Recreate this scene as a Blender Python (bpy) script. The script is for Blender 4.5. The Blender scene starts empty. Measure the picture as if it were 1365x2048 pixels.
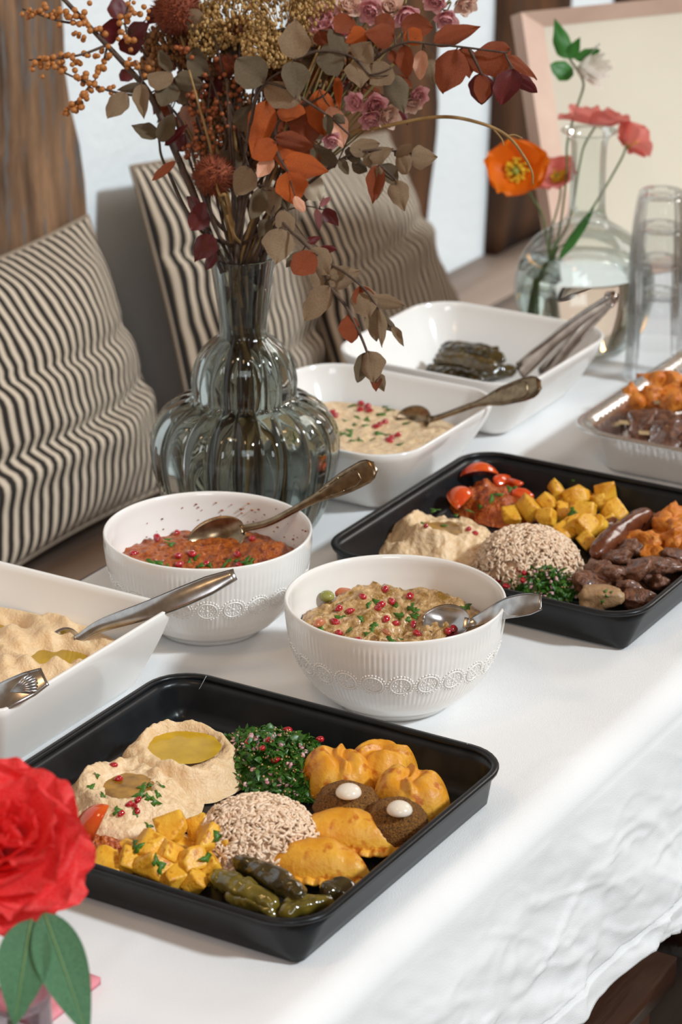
import bpy, math, random
import numpy as np
from mathutils import Vector, Matrix

# ------------------------------------------------------------------ camera, light, exposure
S = bpy.context.scene
COL = S.collection
TH, CAMH, YAW = math.radians(21.684), 1.0668, 0.54      # z = 0 is the table top
cam_d = bpy.data.cameras.new('camera'); cam = bpy.data.objects.new('camera', cam_d); COL.objects.link(cam)
cam.location = (0, 0, CAMH); cam.rotation_euler = (math.pi/2 - TH, 0, YAW)
cam_d.sensor_fit = 'VERTICAL'; cam_d.sensor_height = 36; cam_d.sensor_width = 24
cam_d.lens = 36*5400/2048; cam_d.clip_start = .05
cam_d.dof.use_dof = True; cam_d.dof.focus_distance = 2.36; cam_d.dof.aperture_fstop = 8.0
S.camera = cam

w = bpy.data.worlds.new('room_light'); S.world = w; w.use_nodes = True
w.node_tree.nodes['Background'].inputs[0].default_value = (1, .68, .43, 1)
w.node_tree.nodes['Background'].inputs[1].default_value = .26

def area(name, loc, aim, sx, sy, power, col):
    d = bpy.data.lights.new(name, 'AREA'); d.shape = 'RECTANGLE'; d.size = sx; d.size_y = sy
    d.energy = power; d.color = col
    o = bpy.data.objects.new(name, d); COL.objects.link(o); o.location = loc
    o.rotation_euler = (Vector(aim)-Vector(loc)).to_track_quat('-Z', 'Y').to_euler(); return o
sd_ = bpy.data.lights.new('window_sun', 'SUN'); sd_.energy = 2.75; sd_.angle = math.radians(6); sd_.color = (.84, .94, 1)
so_ = bpy.data.objects.new('window_sun', sd_); COL.objects.link(so_); so_.location = (2, 2.6, 2.4)
so_.rotation_euler = Vector((-.77, -.07, -.63)).to_track_quat('-Z', 'Y').to_euler()
area('camera_side_fill', (.75, -.75, 1.75), (-1.2, 2.1, .1), 1.1, .9, 25, (.90, .95, 1))  # soft fill added from behind the camera, lifts the bowl and dish fronts
area('bench_wall_fill', (-.3, 5.0, 1.9), (-2.15, 2.9, .1), .9, .9, 25, (1, .95, .90))  # unseen fill added to lighten the shaded wall and cushions
area('ceiling_lamp_light', (-1.3, .9, 2.0), (-1.4, 2.3, 0), .25, .25, 4, (1, .62, .30))

S.view_settings.view_transform = 'Standard'; S.view_settings.look = 'None'
S.view_settings.gamma = 1; S.view_settings.use_curve_mapping = False
S.view_settings.exposure = 0.0
S.cycles.max_bounces = 20; S.cycles.transmission_bounces = 16; S.cycles.transparent_max_bounces = 24
S.cycles.glossy_bounces = 6; S.cycles.diffuse_bounces = 4

# ------------------------------------------------------------------ helpers
rnd = random.Random(7); nr = np.random.default_rng(5)
ca, sa = math.cos(-YAW), math.sin(-YAW)
CR = Vector((math.cos(YAW), math.sin(YAW), 0))
CF = Vector((-math.sin(YAW)*math.cos(TH), math.cos(YAW)*math.cos(TH), -math.sin(TH)))
CU = CR.cross(CF)
def ray(px, py): return CR*((px-682.5)/5400) + CU*((1024-py)/5400) + CF
def P(px, py, z=0.):
    d = ray(px, py); t = (z-CAMH)/d.z; return Vector((d.x*t, d.y*t, z))
def PX(px, py, X):
    d = ray(px, py); t = X/d.x; return Vector((X, d.y*t, CAMH+d.z*t))
def PD(px, py, dep): return Vector((0, 0, CAMH)) + ray(px, py)*dep

WM = {}
def link(o, parent=None, m=None):
    COL.objects.link(o)
    m = m or Matrix.Identity(4)
    if parent is not None:
        o.parent = parent; o.matrix_parent_inverse = WM[parent.name].inverted()
    o.matrix_basis = m; WM[o.name] = m
    return o
def thing(name, label, cat, loc, group=None):
    o = bpy.data.objects.new(name, None); o.empty_display_size = .02
    link(o, None, Matrix.Translation(Vector(loc)))
    tag(o, label, cat, group); return o
def tag(o, label, cat, group=None):
    o['label'] = label; o['category'] = cat
    if group: o['group'] = group
    return o
def struct(o): o['kind'] = 'structure'; return o
def stuff(o): o['kind'] = 'stuff'; return o
def mesh(name, V, F, mat=None, smooth=True):
    me = bpy.data.meshes.new(name)
    if isinstance(V, np.ndarray): V = V.tolist()
    if isinstance(F, np.ndarray): F = F.tolist()
    me.from_pydata(V, [], F); me.update()
    if smooth: me.polygons.foreach_set('use_smooth', [True]*len(me.polygons))
    for m in (mat if isinstance(mat, (list, tuple)) else [mat]):
        if m: me.materials.append(m)
    return me
def put(name, me, parent=None, m=None): return link(bpy.data.objects.new(name, me), parent, m)
def obj(name, VF, mat, parent=None, m=None, smooth=True):
    return put(name, mesh(name, VF[0], VF[1], mat, smooth), parent, m)
def join(parts):
    V, F, n = [], [], 0
    for v, f in parts:
        v = np.asarray(v, float); V.append(v); F += [[i+n for i in q] for q in (f.tolist() if isinstance(f, np.ndarray) else f)]; n += len(v)
    return np.concatenate(V), F
def basis(o, x, y, z, s=(1, 1, 1)):
    m = Matrix.Identity(4)
    for i, (a, k) in enumerate(((x, s[0]), (y, s[1]), (z, s[2]))):
        for j in range(3): m[j][i] = a[j]*k
    for j in range(3): m[j][3] = o[j]
    return m
def frame(o, y, zhint, s=(1, 1, 1)):
    y = Vector(y).normalized(); z = Vector(zhint); z = z - y*z.dot(y)
    if z.length < 1e-6: z = y.orthogonal()
    z.normalize(); return basis(o, y.cross(z), y, z, s)
def trs(loc, rot=(0, 0, 0), s=(1, 1, 1)):
    from mathutils import Euler
    return Matrix.LocRotScale(Vector(loc), Euler(rot), Vector(s if hasattr(s, '__len__') else (s, s, s)))

def vnoise(p, seed=0):
    p = np.asarray(p, float); i = np.floor(p).astype(np.int64); f = p-i; f = f*f*(3-2*f)
    def h(x, y, z):
        n = (x*374761393 + y*668265263 + z*2147483647 + seed*974711) & 0xffffffff
        n = ((n ^ (n >> 13))*1274126177) & 0xffffffff
        return ((n ^ (n >> 16)) & 0xffff)/32767.5-1
    r = 0
    for a in (0, 1):
        for b in (0, 1):
            for c in (0, 1):
                wgt = (f[..., 0] if a else 1-f[..., 0])*(f[..., 1] if b else 1-f[..., 1])*(f[..., 2] if c else 1-f[..., 2])
                r = r + wgt*h(i[..., 0]+a, i[..., 1]+b, i[..., 2]+c)
    return r
def fbm(p, scale, octv=3, seed=0):
    p = np.asarray(p, float)*scale; r = 0; a = 1
    for k in range(octv): r = r + a*vnoise(p*(2**k)+k*17.3, seed+k); a *= .5
    return r
def gridF(n, m, wrap_m=False, flip=False):
    F = []
    mm = m if wrap_m else m-1
    for i in range(n-1):
        for j in range(mm):
            a, b, c, d = i*m+j, i*m+(j+1) % m, (i+1)*m+(j+1) % m, (i+1)*m+j
            F.append([a, d, c, b] if flip else [a, b, c, d])
    return F
def loft(loops, cap0=True, cap1=True):
    """closed loops with the same number of points"""
    L = np.array(loops, float); n, m = L.shape[:2]
    F = gridF(n, m, True)
    if cap0: F.append(list(range(m))[::-1])
    if cap1: F.append([(n-1)*m+j for j in range(m)])
    return L.reshape(-1, 3), F
def lathe(prof, seg=64, rib=None, c=(0, 0, 0)):
    a = np.linspace(0, 2*np.pi, seg, endpoint=False); L = []
    for k, (r, z) in enumerate(prof):
        rr = r*np.ones(seg)
        if rib: rr = rib(r, z, a)
        L.append(np.stack([c[0]+rr*np.cos(a), c[1]+rr*np.sin(a), np.full(seg, c[2]+z)], 1))
    c0 = prof[0][0] < 1e-4 or True
    return loft(L, True, True)
def spline(pts, n):
    pts = [np.array(p, float) for p in pts]; q = [2*pts[0]-pts[1]]+pts+[2*pts[-1]-pts[-2]]; out = []
    seg = len(pts)-1
    for t in np.linspace(0, seg, n):
        i = min(int(t), seg-1); u = t-i; a, b, c, d = q[i:i+4]
        out.append(.5*(2*b+(c-a)*u+(2*a-5*b+4*c-d)*u*u+(3*b-a-3*c+d)*u**3))
    return np.array(out)
def tube(pts, rad, seg=8, n=None, sx=1.):
    p = spline(pts, n) if n else np.array([list(q) for q in pts], float)
    n = len(p); rad = np.interp(np.linspace(0, 1, n), np.linspace(0, 1, len(rad)), rad) if hasattr(rad, '__len__') else np.full(n, rad)
    t = np.gradient(p, axis=0); t /= np.linalg.norm(t, axis=1)[:, None]+1e-12
    u = np.cross(t[0], [0, 0, 1.]); u = u if np.linalg.norm(u) > 1e-3 else np.array([1., 0, 0]); L = []
    a = np.linspace(0, 2*np.pi, seg, endpoint=False)
    for i in range(n):
        u = u-t[i]*(u@t[i]); u /= np.linalg.norm(u)+1e-12; v = np.cross(t[i], u)
        L.append(p[i]+rad[i]*(np.cos(a)[:, None]*u*sx+np.sin(a)[:, None]*v))
    return loft(L)
def rrect(hx, hy, r, z, n=8, c=(0, 0)):
    out = []
    for k, (sx, sy) in enumerate(((1, 1), (-1, 1), (-1, -1), (1, -1))):
        for t in np.linspace(0, np.pi/2, n):
            a = t+k*np.pi/2
            out.append((c[0]+sx*(hx-r)+r*np.cos(a), c[1]+sy*(hy-r)+r*np.sin(a), z))
    return out
def ico(sub):
    import bmesh
    b = bmesh.new(); bmesh.ops.create_icosphere(b, subdivisions=sub, radius=1)
    V = np.array([v.co[:] for v in b.verts]); F = [[v.index for v in f.verts] for f in b.faces]; b.free(); return V, F
ICO = {k: ico(k) for k in (1, 2, 3, 4, 5)}
def cubeball(n, k):
    V, F = [], []
    for ax in range(3):
        for sg in (-1, 1):
            o = len(V)
            for i in range(n):
                for j in range(n):
                    p = [0, 0, 0]; p[ax] = sg; p[(ax+1) % 3] = -1+2*i/(n-1); p[(ax+2) % 3] = -1+2*j/(n-1); V.append(p)
            f = gridF(n, n); F += [[o+q for q in (g if sg > 0 else g[::-1])] for g in f]
    V = np.array(V, float); R, inv = np.unique(np.round(V, 5), axis=0, return_inverse=True); inv = np.ravel(inv)
    F = [[int(inv[i]) for i in f] for f in F]
    S_ = R/np.linalg.norm(R, axis=1)[:, None]*1.2
    return R*(1-k)+S_*k, F
def chunk(size, seed, round_=.35, amp=.18, sc=1.1, n=7, fine=.03):
    V, F = cubeball(n, round_); r = np.random.default_rng(seed)
    # slanted cuts give uneven facets
    for _ in range(3):
        d = r.normal(size=3); d /= np.linalg.norm(d); lim = r.uniform(.75, 1.0); h = V@d; V = V-np.outer(np.maximum(h-lim, 0), d)
    V = V*(1+amp*fbm(V+seed*3.1, sc, 2, seed)[:, None]) + fine*np.stack([fbm(V+seed, 3.5, 2, seed+k) for k in range(3)], 1)
    return V*np.array(size)/2, F
def mound(c, rx, ry, rot, zf, nrg=36, nt=90, edge=.08, seed=0, z0=.004):
    rho = np.linspace(0, 1, nrg)[1:]; a = np.linspace(0, 2*np.pi, nt, endpoint=False)
    A, R = np.meshgrid(a, rho)
    e = 1+edge*fbm(np.stack([np.cos(A)*1.5, np.sin(A)*1.5, 0*A+seed], -1), 1.4, 2, seed)
    lx, ly = rx*R*e*np.cos(A), ry*R*e*np.sin(A); cr, sr = math.cos(rot), math.sin(rot)
    X, Y = c[0]+lx*cr-ly*sr, c[1]+lx*sr+ly*cr
    Z = z0+zf(R, A, X, Y)
    zc = z0+float(zf(np.zeros((1, 1)), np.zeros((1, 1)), np.full((1, 1), c[0]), np.full((1, 1), c[1]))[0, 0])
    V = np.concatenate([[[c[0], c[1], zc]], np.stack([X, Y, Z], -1).reshape(-1, 3)])
    F = [[0, 1+j, 1+(j+1) % nt] for j in range(nt)] + [[q+1 for q in f] for f in gridF(nrg-1, nt, True, True)]
    return V, F
def N3(X, Y, k=0.): return np.stack([X, Y, 0*X+k], -1)

# ------------------------------------------------------------------ materials
def M(name, col, rough=.5, col2=None, scale=60., metal=0., bump=0., bscale=200., trans=0., ior=1.45, coat=0., sss=0.,
      spec=.5, col3=None, scale2=None, sheen=0., detail=4., ramp=(.35, .65), stretch=None, sssr=(.02, .008, .004), transl=0.):
    m = bpy.data.materials.new(name); m.use_nodes = True; nt = m.node_tree; b = nt.nodes['Principled BSDF']
    def L(a, c): nt.links.new(a, c)
    def c4(c): return (*c, 1) if len(c) == 3 else c
    b.inputs['Base Color'].default_value = c4(col); b.inputs['Roughness'].default_value = rough
    b.inputs['Metallic'].default_value = metal; b.inputs['Transmission Weight'].default_value = trans
    b.inputs['IOR'].default_value = ior; b.inputs['Coat Weight'].default_value = coat; b.inputs['Coat Roughness'].default_value = .08
    b.inputs['Specular IOR Level'].default_value = spec; b.inputs['Sheen Weight'].default_value = sheen
    if sss: b.inputs['Subsurface Weight'].default_value = sss; b.inputs['Subsurface Radius'].default_value = sssr; b.inputs['Subsurface Scale'].default_value = 1.
    tc = nt.nodes.new('ShaderNodeTexCoord'); vec = tc.outputs['Object']
    if stretch:
        mp = nt.nodes.new('ShaderNodeMapping'); mp.inputs['Scale'].default_value = stretch; L(vec, mp.inputs[0]); vec = mp.outputs[0]
    out = None
    def noise(s, d=detail):
        n = nt.nodes.new('ShaderNodeTexNoise'); n.inputs['Scale'].default_value = s; n.inputs['Detail'].default_value = d; L(vec, n.inputs['Vector']); return n
    if col2:
        n = noise(scale); r = nt.nodes.new('ShaderNodeValToRGB'); r.color_ramp.elements[0].position = ramp[0]; r.color_ramp.elements[1].position = ramp[1]
        r.color_ramp.elements[0].color = c4(col); r.color_ramp.elements[1].color = c4(col2); L(n.outputs['Fac'], r.inputs[0]); out = r.outputs[0]
        if col3:
            n2 = noise(scale2 or scale*3); r2 = nt.nodes.new('ShaderNodeValToRGB'); r2.color_ramp.elements[0].position = .54; r2.color_ramp.elements[1].position = .66
            r2.color_ramp.elements[0].color = (0, 0, 0, 1); r2.color_ramp.elements[1].color = (1, 1, 1, 1); L(n2.outputs['Fac'], r2.inputs[0])
            mx = nt.nodes.new('ShaderNodeMix'); mx.data_type = 'RGBA'; L(r2.outputs[0], mx.inputs['Factor']); L(out, mx.inputs[6]); mx.inputs[7].default_value = c4(col3); out = mx.outputs[2]
        L(out, b.inputs['Base Color'])
    if transl:
        tr = nt.nodes.new('ShaderNodeBsdfTranslucent'); tr.inputs[0].default_value = c4(col)
        if out: L(out, tr.inputs[0])
        ms = nt.nodes.new('ShaderNodeMixShader'); ms.inputs[0].default_value = transl; L(b.outputs[0], ms.inputs[1]); L(tr.outputs[0], ms.inputs[2]); L(ms.outputs[0], nt.nodes['Material Output'].inputs[0])
    if bump:
        n = noise(bscale, 3); bp = nt.nodes.new('ShaderNodeBump'); bp.inputs['Strength'].default_value = 1; bp.inputs['Distance'].default_value = bump
        L(n.outputs['Fac'], bp.inputs['Height']); L(bp.outputs[0], b.inputs['Normal'])
    return m
def thin_glass(name, tint=(.97, .985, .98), refl=1.):
    m = bpy.data.materials.new(name); m.use_nodes = True; nt = m.node_tree; nt.nodes.clear()
    o = nt.nodes.new('ShaderNodeOutputMaterial'); t = nt.nodes.new('ShaderNodeBsdfTransparent'); g = nt.nodes.new('ShaderNodeBsdfGlossy')
    t.inputs[0].default_value = (*tint, 1); g.inputs['Roughness'].default_value = .03
    lw = nt.nodes.new('ShaderNodeFresnel'); lw.inputs[0].default_value = 1.45
    ml = nt.nodes.new('ShaderNodeMath'); ml.operation = 'MULTIPLY'; ml.inputs[1].default_value = refl; ml.use_clamp = True
    mx = nt.nodes.new('ShaderNodeMixShader'); nt.links.new(lw.outputs[0], ml.inputs[0]); nt.links.new(ml.outputs[0], mx.inputs[0])
    nt.links.new(t.outputs[0], mx.inputs[1]); nt.links.new(g.outputs[0], mx.inputs[2]); nt.links.new(mx.outputs[0], o.inputs[0]); return m

PORC = M('white_porcelain', (.86, .83, .79), .12, coat=.4)
BLACK = M('black_plastic', (.008, .009, .010), .32, (.013, .014, .016), 40, spec=.35)
LINEN = M('white_linen', (.84, .84, .84), .85, (.80, .80, .80), 8, bump=.00035, bscale=900)
SILVER = M('worn_silver', (.52, .51, .51), .22, (.38, .365, .36), 120, metal=1)
BRONZE = M('tarnished_silver', (.30, .22, .14), .25, (.17, .12, .075), 150, metal=1)
STEEL = M('steel', (.42, .36, .32), .18, (.30, .25, .22), 60, metal=1)
HUMMUS = M('hummus_paste', (.74, .50, .27), .42, (.80, .58, .35), 90, bump=.0012, bscale=420, sss=.15)
BABA = M('aubergine_paste', (.68, .47, .24), .35, (.80, .62, .38), 130, col3=(.55, .30, .09), scale2=60, bump=.0022, bscale=300, sss=.12)
BABA2 = M('pale_paste', (.72, .49, .27), .35, (.83, .62, .39), 140, bump=.002, bscale=260, sss=.12)
OIL = M('olive_oil', (.46, .265, .003), .10, (.58, .35, .006), 60, spec=.3)
OILD = M('dark_oil', (.20, .085, .006), .12, (.42, .21, .02), 70, spec=.25)
RICE = M('rice', (.80, .54, .35), .42, (.92, .72, .53), 260, sss=.1)
RICEB = M('rice_core', (.62, .39, .24), .6, (.70, .47, .30), 300, bump=.002, bscale=500)
PARS = M('parsley_green', (.030, .105, .008), .4, (.075, .19, .016), 300)
PARSD = M('chopped_parsley', (.014, .055, .006), .38, (.05, .15, .012), 400)
ONION = M('red_onion', (.50, .20, .22), .3, (.72, .48, .46), 300, sss=.1)
BULG = M('bulgur', (.36, .22, .08), .5, (.50, .33, .14), 400)
POM = M('pomegranate', (.26, .001, .010), .06, (.50, .014, .020), 260, coat=1)
POTA = M('fried_potato', (.68, .30, .014), .38, (.84, .48, .05), 70, bump=.0008, bscale=350, sss=.08, col3=(.55, .20, .008), scale2=160)
PASTRY = M('fried_pastry', (.66, .26, .012), .42, (.80, .43, .05), 45, bump=.0007, bscale=260, col3=(.50, .13, .006), scale2=90)
FALA = M('falafel_crust', (.13, .050, .009), .75, (.34, .135, .016), 700, col3=(.055, .024, .007), scale2=520, bump=.003, bscale=800)
SAUCE = M('tahini_sauce', (.80, .70, .58), .18, sss=.2)
VINE = M('vine_leaf', (.085, .062, .008), .16, (.19, .135, .018), 60, coat=.7, bump=.0008, bscale=150)
VINED = M('dark_vine_leaf', (.026, .019, .006), .14, (.075, .048, .011), 70, coat=.8, bump=.0012, bscale=160)
TOM = M('tomato', (.62, .05, .01), .12, (.70, .11, .012), 60, coat=.6, sss=.15)
RELISH = M('red_relish', (.36, .05, .008), .25, (.52, .13, .012), 200, col3=(.20, .02, .006), scale2=320, bump=.003, bscale=300, coat=.4)
MUHAM = M('red_pepper_dip', (.30, .055, .008), .32, (.46, .12, .012), 220, col3=(.17, .03, .006), scale2=150, bump=.002, bscale=450, coat=.3)
STEW = M('aubergine_stew', (.32, .165, .045), .22, (.68, .44, .21), 120, col3=(.26, .13, .015), scale2=75, bump=.0026, bscale=260, coat=.5)
SAUS = M('sausage', (.085, .020, .008), .26, (.15, .042, .016), 60, coat=.4, bump=.0006, bscale=200)
BEEF = M('beef', (.105, .038, .018), .4, (.22, .088, .045), 130, coat=.35, bump=.0016, bscale=320, col3=(.05, .02, .014), scale2=200)
PALEB = M('herbed_meat', (.34, .19, .09), .4, (.44, .27, .14), 100, bump=.001, bscale=300)
CHICK = M('spiced_chicken', (.58, .15, .012), .42, (.66, .24, .03), 90, bump=.0016, bscale=280, col3=(.42, .09, .008), scale2=140)
STICK = M('bamboo', (.72, .52, .28), .6)
ALU = M('aluminium_foil', (.80, .79, .78), .24, metal=1, bump=.0004, bscale=120)
TGLASS = thin_glass('tumbler_glass', (.972, .978, .982), .55)
DGLASS = thin_glass('clear_glass', (.94, .97, .96), .6)
WATER = M('water', (.97, 1, .99), 0, trans=1, ior=1.33)
VGLASS = M('smoked_teal_glass', (.54, .585, .56), 0.0, trans=1, ior=1.46)

# ------------------------------------------------------------------ the setting
def wood(name, c1, c2, c3, stretch, rough=.7, scale=9, bump=.002):
    return M(name, c1, rough, c2, scale, col3=c3, scale2=scale*2.3, bump=bump, bscale=scale*7, stretch=stretch, detail=8)
OAK = wood('old_oak', (.060, .028, .013), (.30, .165, .085), (.13, .115, .105), (1, 1, .13), scale=30, bump=.005)
DOAK = wood('dark_oak', (.030, .012, .005), (.115, .045, .014), (.06, .026, .011), (1, 1, .10), scale=20)
PLASTER = M('limewashed_plaster', (.74, .78, .80), .95, (.78, .82, .84), 5, bump=.0015, bscale=60)
SEATW = wood('bench_wood', (.27, .19, .145), (.38, .29, .23), (.22, .15, .11), (1, .1, 1), .55)
FLOORW = wood('dark_floor', (.020, .012, .008), (.045, .026, .016), (.02, .012, .008), (1, .1, 1), .5)
RUSTW = wood('reddish_wood', (.030, .012, .007), (.085, .030, .014), (.05, .022, .012), (1, .12, 1), .32)

def box(x0, x1, y0, y1, z0, z1, n=(1, 1, 1), rough=0., seed=0):
    V, F = cubeball(2, 0) if max(n) == 1 else boxgrid(n)
    V = np.array([x0, y0, z0])+(V*.5+.5)*np.array([x1-x0, y1-y0, z1-z0])
    if rough: V = V+rough*np.stack([fbm(V, 7, 3, seed+k) for k in range(3)], 1)
    return V, F
def boxgrid(n):
    V, F = [], []
    for ax in range(3):
        b, c = (ax+1) % 3, (ax+2) % 3
        for sg in (-1, 1):
            o = len(V)
            for i in range(n[b]+1):
                for j in range(n[c]+1):
                    p = [0, 0, 0]; p[ax] = sg; p[b] = -1+2*i/n[b]; p[c] = -1+2*j/n[c]; V.append(p)
            f = gridF(n[b]+1, n[c]+1); F += [[o+q for q in (g if sg > 0 else g[::-1])] for g in f]
    V = np.array(V, float); R, inv = np.unique(np.round(V, 5), axis=0, return_inverse=True); inv = np.ravel(inv)
    return R, [[int(inv[i]) for i in f] for f in F]

WX, BZ = -2.17, -.285
struct(obj('floor', box(-2.4, 2.2, -.5, 6.2, -.79, -.75), FLOORW, smooth=False))
struct(obj('wall_left', box(WX-.12, WX, .8, 6.2, -.75, 1.6, (1, 40, 20), .004), PLASTER))
for i, (y0, y1, z1, lean, mt) in enumerate(((2.30, 2.875, 1.6, -.10, OAK), (3.46, 3.85, 1.6, .10, DOAK), (4.13, 4.36, 1.6, .10, DOAK), (4.62, 4.95, 1.6, .10, DOAK))):
    V, F = box(WX-.05, WX+.035, y0, y1, BZ, z1, (3, 8, 40), .010, i*7)
    V[:, 1] += (V[:, 2]-.1)*lean*.6
    struct(obj('trim_%d' % (i+1), (V, F), mt))

b = thing('wall_bench', 'long brown wooden bench built along the white wall under the striped cushions', 'bench', (WX+.2, 3.4, BZ))
for k in range(3):
    x0 = WX+.003+k*.153
    obj('seat_plank', box(x0, x0+.150, .9, 6.0, BZ-.035, BZ, (2, 40, 1), .0012, 30+k), SEATW, b)
obj('front_panel', box(WX+.425, WX+.445, .9, 6.0, -.75, BZ-.036), SEATW, b, smooth=False)

# table under its cloth
XL, XR, Y0, Y1 = -1.526, -.885, .95, 3.72
t = thing('dining_table', 'long wooden buffet table hidden under the white linen cloth', 'table', (-1.2, 2.3, -.75))
obj('table_top', box(XL+.010, XR-.034, Y0+.01, Y1-.01, -.035, -.004), RUSTW, t, smooth=False)
for x in (XL+.06, XR-.12):
    for y in (Y0+.08, Y1-.08):
        obj('leg', box(x-.03, x+.03, y-.03, y+.03, -.75, -.036), RUSTW, t, smooth=False)

def cloth():
    r, dl, dr = .030, .20, .190
    path = []
    for s in np.linspace(0, dl, 16)[:-1]: path.append((XL-r*.2, -dl+s-r, 0, 0))
    for a in np.linspace(0, np.pi/2, 6)[:-1]: path.append((XL+r-r*1.2*np.cos(a), -r+r*np.sin(a), 0, 0))
    for x in np.linspace(XL+r, XR-r, 74)[:-1]: path.append((x, 0, 1, 0))
    for a in np.linspace(0, np.pi/2, 12)[:-1]: path.append((XR-r+r*np.sin(a), -r+r*np.cos(a), 1-a/1.57, 0))
    for s in np.linspace(0, 1, 74): path.append((XR, -r-s*dr, 0, s))
    p = np.array(path); ys = np.linspace(Y0, Y1, 470)
    Yg, X = np.meshgrid(ys, p[:, 0]); Z = np.repeat(p[:, 1][:, None], len(ys), 1); top = np.repeat(p[:, 2][:, None], len(ys), 1); s = np.repeat(p[:, 3][:, None], len(ys), 1)
    # table top: pressed creases, never above z = 0
    q = N3(X*1.0+Yg*.35, Yg*.55-X*.3)
    crease = np.maximum(0, 1-np.abs(fbm(q, 6.5, 3, 3))*9)
    Z = Z - top*(.0012*np.abs(fbm(N3(X, Yg), 5, 3, 9)) - .0009*crease*0) - top*.0009*(1-crease)
    # hanging side: soft folds with sharp diagonal creases
    zz = -s*dr
    g = s**.6*(s > 0)
    fine = .0022*np.maximum(0, 1-np.abs(fbm(N3(Yg*.9+zz*1.3, zz*1.1-Yg*.4), 19, 3, 71))*4)+.0018*fbm(N3(Yg+zz*.7, zz*1.2), 40, 2, 72)
    fold = .012*fbm(N3(Yg*1.0+zz*.5, zz*.5), 5.5, 2, 21)+.006*fbm(N3(Yg+zz*1.1, zz*1.2), 14, 3, 22)
    ridge = np.maximum(0, 1-np.abs(fbm(N3(Yg*1.1+zz*1.6, zz*1.0-Yg*.3), 5.5, 2, 31))*11)+np.maximum(0, 1-np.abs(fbm(N3(Yg*1.0-zz*1.2, zz*.8+Yg*.3), 6, 2, 41))*12)
    X = X+g*(.014+.8*fold+.0030*ridge+fine+.010*s)
    hem = (s > .865); X = X+np.where(hem, .0016, 0)*1.0-np.where(np.abs(s-.865) < .008, .0016, 0)
    Z = Z+np.where(s > .9, (s-.9)*.10*fbm(N3(Yg, 0*Yg), 16, 3, 51)*.5, 0)
    Z = np.where((s > 0), Z-.004*s*fbm(N3(Yg, 0*Yg), 4, 2, 52), Z)
    left = (p[:, 0] < XL+.001)[:, None] & (Z < -.015); X = X-np.where(left, .006+.006*fbm(N3(Yg, Z), 9, 2, 61), 0)
    return np.stack([X, Yg, Z], -1).reshape(-1, 3), gridF(len(p), len(ys), False, True)
c = obj('tablecloth', cloth(), LINEN)
sd = c.modifiers.new('thickness', 'SOLIDIFY'); sd.thickness = .0008; sd.offset = -1
tag(c, 'white linen tablecloth with creased hanging side and stitched hem', 'tablecloth')

# striped cushions
def stripe_mat(n):
    m = bpy.data.materials.new('striped_ticking'); m.use_nodes = True; nt = m.node_tree; bs = nt.nodes['Principled BSDF']; bs.inputs['Roughness'].default_value = .9
    uv = nt.nodes.new('ShaderNodeTexCoord'); sp = nt.nodes.new('ShaderNodeSeparateXYZ'); ml = nt.nodes.new('ShaderNodeMath'); ml.operation = 'MULTIPLY'; ml.inputs[1].default_value = n
    fr = nt.nodes.new('ShaderNodeMath'); fr.operation = 'FRACT'; rp = nt.nodes.new('ShaderNodeValToRGB')
    nt.links.new(uv.outputs['UV'], sp.inputs[0]); nt.links.new(sp.outputs[0], ml.inputs[0]); nt.links.new(ml.outputs[0], fr.inputs[0]); nt.links.new(fr.outputs[0], rp.inputs[0])
    e = rp.color_ramp.elements; cream, dark, oliv = (.56, .46, .355, 1), (.014, .010, .008, 1), (.20, .15, .09, 1)
    e[0].position = 0; e[0].color = dark; e[1].position = 1; e[1].color = dark
    for ps, cl in ((.36, dark), (.42, oliv), (.50, cream), (.84, cream), (.92, oliv), (.97, dark)):
        k = e.new(ps); k.color = cl
    nt.links.new(rp.outputs[0], bs.inputs['Base Color']); return m
STRIPE = stripe_mat(26)
PIPE = M('cushion_piping', (.26, .20, .145), .9)
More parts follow.
